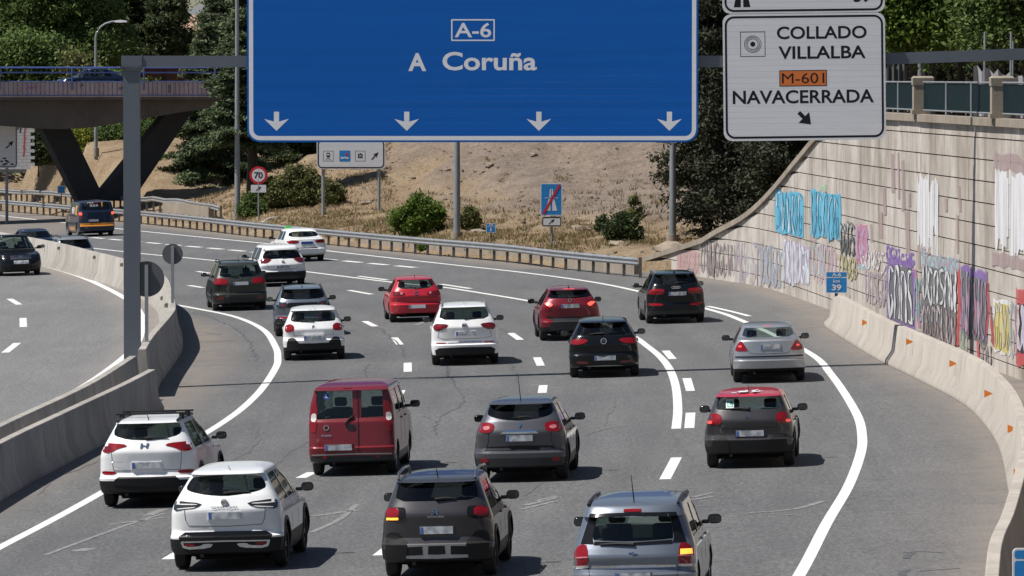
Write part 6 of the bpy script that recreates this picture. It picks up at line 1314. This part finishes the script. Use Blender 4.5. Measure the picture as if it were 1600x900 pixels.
add(name='small_suv', label='dark grey small SUV with roof rails and three bumper vents', **zl_(580, 715, 4.865, 503, 902), L=4.15, W=1.765, H=1.60, wb=2.604, roh=.78, cls='suv', rail=.74, paint='paint_warm_grey', clad=.48, wr=.34, drim=1, glass='glass_dark',
    G=[(0, 184), (275, 190), (300, 215), (316, 330), (0, 335)], sym=[('tail_light', 'black_gloss', [(232, 388), (255, 374), (390, 368), (400, 470), (240, 472)]), ('lens', 'lamp_red', [(285, 378), (385, 374), (390, 450), (285, 452)]), ('corner_guard', 'black_plastic', [(215, 645), (275, 600), (300, 566), (385, 564), (400, 640), (400, 800), (250, 800)]), ('reflector', 'lamp_red', [(275, 724), (345, 718), (345, 765), (270, 768)])],
    mid=[('skid_plate', 'rim_metal', [(0, 655), (240, 656), (262, 690), (268, 765), (0, 772)]), ('cell', 'black_plastic', [(0, 675), (62, 675), (68, 738), (0, 742)])], abs=[('cell', 'black_plastic', [(-238, 680), (-108, 676), (-105, 742), (-244, 745)]), ('cell', 'black_plastic', [(108, 676), (238, 680), (244, 745), (105, 742)]), ('lit_lamp', 'lamp_lit_amber', [(-385, 452), (-290, 454), (-290, 472), (-385, 470)])], plate=(0, 125, 522, 588), wiper=[(0, 318), (145, 314)], emb=('chev', -8, 405), embs=.06, txt=[('CITROËN', -2, 452, .26, .035, 'chrome')], rails=.10, railm='paint_grey', ant=.2, arch=1, rake=.45, off={'corner_guard': .02})
add(name='people_carrier', label='silver-blue people carrier cut off by the bottom edge', **zl_(880, 755, 6.154, 684, 1212), L=4.47, W=1.80, H=1.62, wb=2.70, roh=.80, cls='suv', rail=.78, paint='paint_steel', clad=.3, wr=.32, glass='glass_clear', cap=.09,
    G=[(0, 318), (330, 323), (358, 345), (388, 530), (372, 552), (0, 572)], sym=[('window_surround', 'black_gloss', [(335, 288), (415, 288), (508, 575), (380, 580), (392, 530), (362, 345)]), ('tail_light', 'lamp_red', [(440, 592), (500, 578), (560, 620), (590, 720), (600, 790), (430, 800)]), ('lens', 'lamp_pink', [(432, 700), (590, 695), (592, 708), (432, 712)]), ('lens', 'lamp_clear', [(432, 786), (602, 782), (604, 806), (430, 812)])],
    mid=[('window_surround', 'black_gloss', [(0, 286), (334, 288), (334, 322), (0, 316)]), ('window_surround', 'black_gloss', [(0, 574), (372, 555), (378, 590), (0, 600)]), ('brake_light', 'lamp_red', [(0, 250), (84, 252), (84, 278), (0, 280)]), ('plate_bar', 'chrome', [(0, 788), (405, 795), (405, 818), (0, 824)])], abs=[('indicator_lamp', 'lamp_lit_amber', [(452, 645), (560, 640), (566, 690), (452, 698)])], plate=(0, 165, 870, 945), seam=[[(436, 812), (420, 900)]], wiper=[(10, 590), (-320, 586)], emb=('bolt', 0, 680), embs=.07, ant=.42, rails=.03, railm='dark_plastic', rake=.45)
add(name='hatchback', label='grey hatchback with a red roof and a green L plate', **zl_(1080, 590, 6, 553, 832), L=3.99, W=1.75, H=1.474, wb=2.54, roh=.66, cls='suv', rail=.74, paint='paint_warm_grey', clad=.44, roofm='paint_roof_red', roofz=1.375, wr=.325, drim=1, glass='glass_tint',
    G=[(0, 162), (262, 178), (292, 198), (305, 288), (275, 302), (0, 306)], sym=[('tail_light', 'lamp_red', [(254, 350), (300, 328), (370, 332), (396, 392), (394, 432), (256, 436)]), ('lens', 'lamp_lit_soft', [(345, 398), (390, 398), (390, 424), (345, 426)]), ('corner_guard', 'black_plastic', [(190, 600), (220, 545), (236, 528), (325, 533), (352, 620), (395, 690), (395, 740), (190, 740)])],
    mid=[('brake_light', 'lamp_lit_red', [(0, 143), (52, 146), (52, 158), (0, 158)]), ('bumper_insert', 'black_plastic', [(0, 594), (200, 592), (200, 720), (0, 725)])], plate=(8, 138, 490, 562), seam=[[(258, 438), (268, 470), (200, 475), (0, 478)]], wiper=[(5, 293), (-175, 290)], emb=('chev', -10, 357), embs=.05, txt=[('CITROËN', -2, 405, .22, .024, 'dark_plastic')], ant=.2, arch=1, rake=.62, off={'corner_guard': .018}, deco=lstick)
add(name='saloon_car', label='silver saloon near the right shoulder', **zl_(1120, 490, 7.825, 655, 826), L=4.73, W=1.81, H=1.43, wb=2.754, roh=1.05, cls='sedan', rail=.70, paint='paint_silver', clad=.37, wr=.32, glass='glass_clear', rake=1.75, lip=0,
    G=[(0, 128), (235, 132), (285, 152), (325, 288), (0, 292)], sym=[('tail_light', 'lamp_red', [(250, 455), (285, 405), (328, 325), (365, 345), (405, 408), (412, 455)]), ('lens', 'lamp_lit_soft', [(330, 385), (370, 380), (375, 405), (335, 410)])],
    mid=[('trim', 'black_plastic', [(0, 518), (415, 514), (415, 530), (0, 536)]), ('brake_light', 'lamp_lit_soft', [(0, 118), (58, 120), (58, 146), (0, 148)])], plate=(15, 118, 378, 448), seam=[[(250, 455), (225, 490), (0, 495)]], rakeb=0, ypk=2.3)
add(name='hatchback', label='black hatchback in front of the solid lane line', **zl_(810, 400, 4.5, 607, 846), L=4.37, W=1.81, H=1.485, wb=2.66, roh=.82, cls='suv', rail=.68, paint='paint_black', clad=.28, wr=.325, drim=1, glass='glass_dark', G=[(0, 466), (155, 470), (172, 492), (186, 548), (170, 558), (0, 562)],
    sym=[('tail_light', 'lamp_red', [(108, 588), (140, 580), (222, 580), (232, 615), (172, 622), (122, 608)]), ('reflector', 'lamp_dark_red', [(110, 742), (190, 736), (195, 754), (110, 757)])], mid=[('trim', 'chrome', [(0, 772), (130, 774), (130, 778), (0, 777)])], plate=(8, 78, 692, 746), wiper=[(0, 545), (-105, 550)], emb=('ringbolt', 0, 600), embs=.08, ant=.16, rake=.95)
add(name='crossover', label='wine red coupe crossover with brake lights on', **zl_(810, 400, 4.5, 372, 588), L=4.36, W=1.795, H=1.555, wb=2.64, roh=.80, cls='suv', rail=.64, paint='paint_wine', clad=.42, wr=.345, drim=1, glass='glass_dark', G=[(0, 238), (125, 240), (148, 262), (168, 290), (0, 302)],
    sym=[('tail_light', 'lamp_lit_red', [(118, 340), (150, 322), (182, 326), (160, 346), (140, 358)]), ('tail_light', 'lamp_red', [(135, 362), (165, 345), (215, 318), (210, 345), (160, 385)]), ('fog_fin', 'lamp_red', [(125, 462), (185, 420), (190, 432), (140, 474)]), ('bumper_vent', 'black_plastic', [(110, 432), (180, 415), (125, 455)])], mid=[('brake_light', 'lamp_lit_red', [(0, 226), (40, 228), (40, 239), (0, 240)]), ('bumper_insert', 'dark_plastic', [(0, 428), (110, 432), (150, 490), (140, 530), (0, 532)])], plate=(2, 64, 332, 374), wiper=[(0, 290), (60, 288)], emb=('ring', 0, 312), embs=.05, ant=.09, arch=1, rake=1.25)
add(name='suv', label='black SUV with four-ring emblem by the right edge line', **zl_(810, 400, 4.5, 1117, 468), L=4.39, W=1.83, H=1.60, wb=2.603, roh=.86, cls='suv', rail=.70, paint='paint_black', clad=.40, cladm='dark_plastic', wr=.345, glass='glass_dark', G=[(0, 128), (128, 130), (145, 150), (152, 196), (0, 200)],
    sym=[('tail_light', 'lamp_red', [(82, 240), (95, 230), (180, 226), (196, 262), (150, 270), (85, 268)]), ('reflector', 'lamp_red', [(95, 332), (195, 326), (195, 344), (95, 348)])], plate=(10, 66, 248, 285), wiper=[(0, 190), (75, 188)], emb=('rings', 0, 222), rails=.05, railm='rim_metal', ant=.09, rake=.8)
add(name='suv', label='white SUV with roof rails and a tow hook in the middle lane', **zl_(580, 400, 4.5, 664, 760), L=4.49, W=1.84, H=1.655, wb=2.68, roh=.90, cls='suv', rail=.70, paint='paint_white', clad=.30, wr=.345, glass='glass_tint', G=[(0, 344), (152, 347), (168, 370), (178, 445), (0, 450)],
    sym=[('tail_light', 'lamp_dark_red', [(108, 480), (195, 470), (222, 488), (212, 522), (165, 522), (130, 506)]), ('lens', 'lamp_red', [(150, 488), (208, 490), (202, 512), (165, 512)]), ('reflector', 'lamp_red', [(130, 607), (205, 604), (205, 612), (130, 614)])], mid=[('bumper_insert', 'black_plastic', [(0, 642), (185, 645), (212, 660), (205, 695), (0, 698)]), ('trim', 'chrome', [(0, 606), (125, 608), (125, 611), (0, 610)])],
    plate=(8, 74, 528, 566), seam=[[(178, 522), (188, 570), (150, 582), (0, 584)]], wiper=[(0, 440), (78, 438)], emb=('ringv', 0, 490), embs=.075, rails=.05, railm='rim_metal', ant=.12, rake=.7)
add(name='hatchback', label='bright red small hatchback left of centre', **zl_(580, 400, 4.5, 322, 460), L=3.98, W=1.70, H=1.44, wb=2.46, roh=.68, cls='suv', rail=.68, paint='paint_red', clad=.25, wr=.305, glass='glass_tint', G=[(0, 160), (102, 163), (115, 185), (126, 225), (0, 236)],
    sym=[('tail_light', 'lamp_dark_red', [(75, 258), (150, 245), (172, 252), (174, 278), (82, 276)]), ('lens', 'lamp_pink', [(92, 254), (110, 252), (110, 268), (92, 270)])], mid=[('bumper_lip', 'black_plastic', [(0, 402), (85, 402), (78, 412), (0, 414)])], plate=(6, 58, 342, 370, 'number_plate_white'), wiper=[(0, 225), (-60, 220)], emb=('S', 3, 262), embs=.055, ant=.13, rake=.75)
add(name='hatchback', label='white hatchback with black bumper beside the left solid line', **zl_(300, 340, 3.75, 717, 831), L=3.99, W=1.75, H=1.474, wb=2.54, roh=.66, cls='suv', rail=.72, paint='paint_white', clad=.38, wr=.325, drim=1, glass='glass_tint', G=[(0, 540), (108, 545), (125, 562), (132, 602), (118, 610), (0, 613)],
    sym=[('tail_light', 'lamp_red', [(112, 632), (135, 618), (165, 628), (170, 667), (115, 667)]), ('corner_guard', 'black_plastic', [(85, 735), (105, 712), (122, 700), (155, 708), (176, 785), (176, 800), (85, 800)])], mid=[('bumper_insert', 'black_plastic', [(0, 738), (90, 736), (90, 790), (0, 792)]), ('brake_light', 'lamp_dark_red', [(0, 538), (22, 538), (22, 543), (0, 543)])], plate=(0, 66, 683, 726), seam=[[(115, 668), (115, 690), (0, 694)]], wiper=[(0, 605), (-75, 605)], emb=('chev', 0, 636), embs=.05, ant=.08, rake=.62, off={'corner_guard': .018})
add(name='crossover', label='grey-blue crossover half hidden behind the white hatchback', **zl_(300, 340, 3.75, 655, 690), L=4.30, W=1.77, H=1.53, wb=2.605, roh=.82, cls='suv', rail=.72, paint='paint_blue_grey', clad=.45, wr=.335, drim=1, glass='glass_dark', G=[(0, 412), (112, 415), (122, 438), (130, 476), (0, 482)],
    sym=[('tail_light', 'lamp_smoke', [(85, 497), (158, 488), (162, 525), (95, 528)]), ('lens', 'lamp_red', [(110, 502), (118, 502), (118, 520), (110, 520)]), ('reflector', 'lamp_red', [(85, 580), (150, 575), (150, 588), (85, 590)])], mid=[('trim', 'black_gloss', [(0, 498), (85, 498), (95, 526), (0, 528)])], rails=.03, ant=.12, rake=.75)
add(name='suv', label='dark olive SUV at the left by the median', **zl_(300, 340, 3.75, 287, 540), L=4.89, W=1.88, H=1.70, wb=2.89, roh=1.05, cls='suv', rail=.74, paint='paint_olive', clad=.48, cladm='dark_plastic', wr=.355, glass='glass_tint', G=[(0, 283), (98, 286), (110, 308), (118, 346), (0, 352)],
    sym=[('tail_light', 'lamp_red', [(70, 360), (130, 350), (152, 362), (150, 392), (74, 392)]), ('reflector', 'lamp_dark_red', [(95, 462), (135, 458), (135, 478), (95, 480)])], plate=(5, 44, 374, 400, 'number_plate_white'), seam=[[(74, 394), (80, 440), (0, 445)]], wiper=[(0, 348), (-60, 342)], emb=('ring', 0, 357), embs=.05, rails=.06, ant=.25, rake=.55)
add(name='suv', label='white SUV with black lower bumper behind the dark olive one', **zl_(300, 340, 3.75, 540, 400), L=4.60, W=1.85, H=1.60, wb=2.72, roh=.88, cls='suv', rail=.70, paint='paint_white', clad=.58, wr=.35, drim=1, glass='glass_dark', G=[(0, 190), (92, 193), (108, 214), (116, 246), (62, 243), (0, 241)],
    sym=[('tail_light', 'lamp_dark_red', [(60, 242), (110, 234), (142, 245), (140, 264), (92, 266)])], mid=[('trim', 'dark_plastic', [(0, 342), (80, 342), (115, 370), (0, 372)])], plate=(0, 38, 278, 300, 'number_plate'), seam=[[(92, 268), (85, 300), (0, 306)]], wiper=[(0, 236), (30, 236)], emb=('ring', 0, 258), embs=.06, ant=.08, rake=.8)
add(name='saloon_car', label='white saloon taxi with a blue plate by the guardrail', **zl_(300, 340, 3.75, 680, 255), L=4.63, W=1.78, H=1.435, wb=2.70, roh=1.0, cls='sedan', rail=.70, paint='paint_white', clad=.25, wr=.325, glass='glass_tint', rake=1.6, G=[(0, 79), (78, 81), (94, 110), (0, 115)],
    sym=[('tail_light', 'lamp_red', [(45, 138), (60, 133), (112, 128), (125, 148), (60, 152)])], mid=[('trim', 'black_plastic', [(0, 176), (62, 177), (62, 181), (0, 181)])], plate=(0, 34, 140, 158, 'plate_blue'), deco=taxi_sign, ypk=2.3)
add(name='van', label='black taxi van with orange bumper stripe below the bridge', **zl_(0, 280, 5.627, 862, 500), L=4.61, W=1.92, H=1.90, wb=2.93, roh=.82, cls='van', rail=.88, paint='paint_navy', clad=.2, wr=.34, rake=.15, crease=.02, lip=.06, ry=.22, pow=4.5, cap=.12, glass='glass_dark', hood=.9, G=[(0, 180), (118, 182), (132, 270), (0, 276)],
    sym=[('tail_light', 'lamp_dark_red', [(125, 285), (158, 282), (158, 350), (130, 350)]), ('lens', 'lamp_lit_red', [(130, 290), (156, 288), (156, 312), (130, 314)])], mid=[('bumper_stripe', 'taxi_orange', [(0, 384), (152, 385), (150, 415), (0, 418)]), ('brake_light', 'lamp_lit_red', [(0, 160), (26, 161), (26, 168), (0, 168)])], plate=(-32, 46, 350, 376, 'number_plate_white'), deco=van_deco)
add(name='suv', label='black oncoming SUV with chrome grille at the left edge', zoom=5.627, u=165 / 5.627, v=280 + 846 / 5.627, base=846, dz=LRAISE, front=True, L=4.43, W=1.81, H=1.67, wb=2.60, roh=.9, cls='suv', rail=.72, paint='paint_black', clad=.32, wr=.34, glass='glass_tint', hood=1.2, yaw=0,
    sym=[('headlight', 'headlamp', [(125, 682), (165, 668), (205, 655), (212, 690), (150, 706)]), ('fog_light', 'headlamp', [(130, 765), (165, 762), (165, 778), (130, 780)])], mid=[('grille', 'black_plastic', [(0, 668), (112, 672), (104, 706), (0, 710)]), ('grille_bar', 'chrome', [(0, 672), (108, 676), (106, 682), (0, 679)]), ('grille_bar', 'chrome', [(0, 692), (105, 693), (103, 699), (0, 699)]), ('emblem', 'chrome', [(0, 668), (14, 676), (16, 688), (0, 700)]), ('licence_plate', 'number_plate', [(0, 716), (66, 716), (66, 746), (0, 746)]), ('air_intake', 'under_black', [(0, 756), (120, 756), (105, 790), (0, 792)])], rails=.04, exh=False)
add(name='saloon_car', label='dark saloon showing only its roof behind the sunlit barrier', u=60, v=404, zoom=4, base=0, L=4.6, W=1.8, H=1.38, wb=2.7, roh=1.0, cls='sedan', rail=.70, paint='paint_navy', clad=.25, wr=.32, glass='glass_dark', rake=1.6, sym=[], g0=.98, g1=1.27)
add(name='estate_car', label='pale car with black roof rails peeping over the barrier', u=120, v=420, zoom=4, base=0, L=4.5, W=1.76, H=1.42, wb=2.65, roh=.9, cls='suv', rail=.72, paint='paint_silver', clad=.3, wr=.33, glass='glass_dark', rails=.06, railm='black_plastic', rake=.7)
bz = z1 + .02; bx_ = PD(140, 120, BY).x
def side_u(u): return (u - 800) / FPX * (BY + 3)
MB().box(((xl + xr) / 2, BY + BD / 2, z1 + .16), (xr - xl, BD - .5, .3)).build('road_deck', 'asphalt', br).matrix_parent_inverse = br_i
add(name='saloon_car', label='dark blue car crossing the bridge behind the railing', place=(br.location + Matrix.Rotation(br.rotation_euler.z, 3, 'Z') @ (Vector((side_u(136) , BY + 3.0, z1 + .315)) - br.location + Vector((1.3, 0, 0))), (0, 0, math.pi / 2 + br.rotation_euler.z)), L=4.5, W=1.8, H=1.40, wb=2.7, roh=.95, cls='sedan', rail=.72, paint='paint_navy', clad=.25, wr=.32, glass='glass_tint', rake=1.6, g0=.98, g1=1.28)
finish(cars)
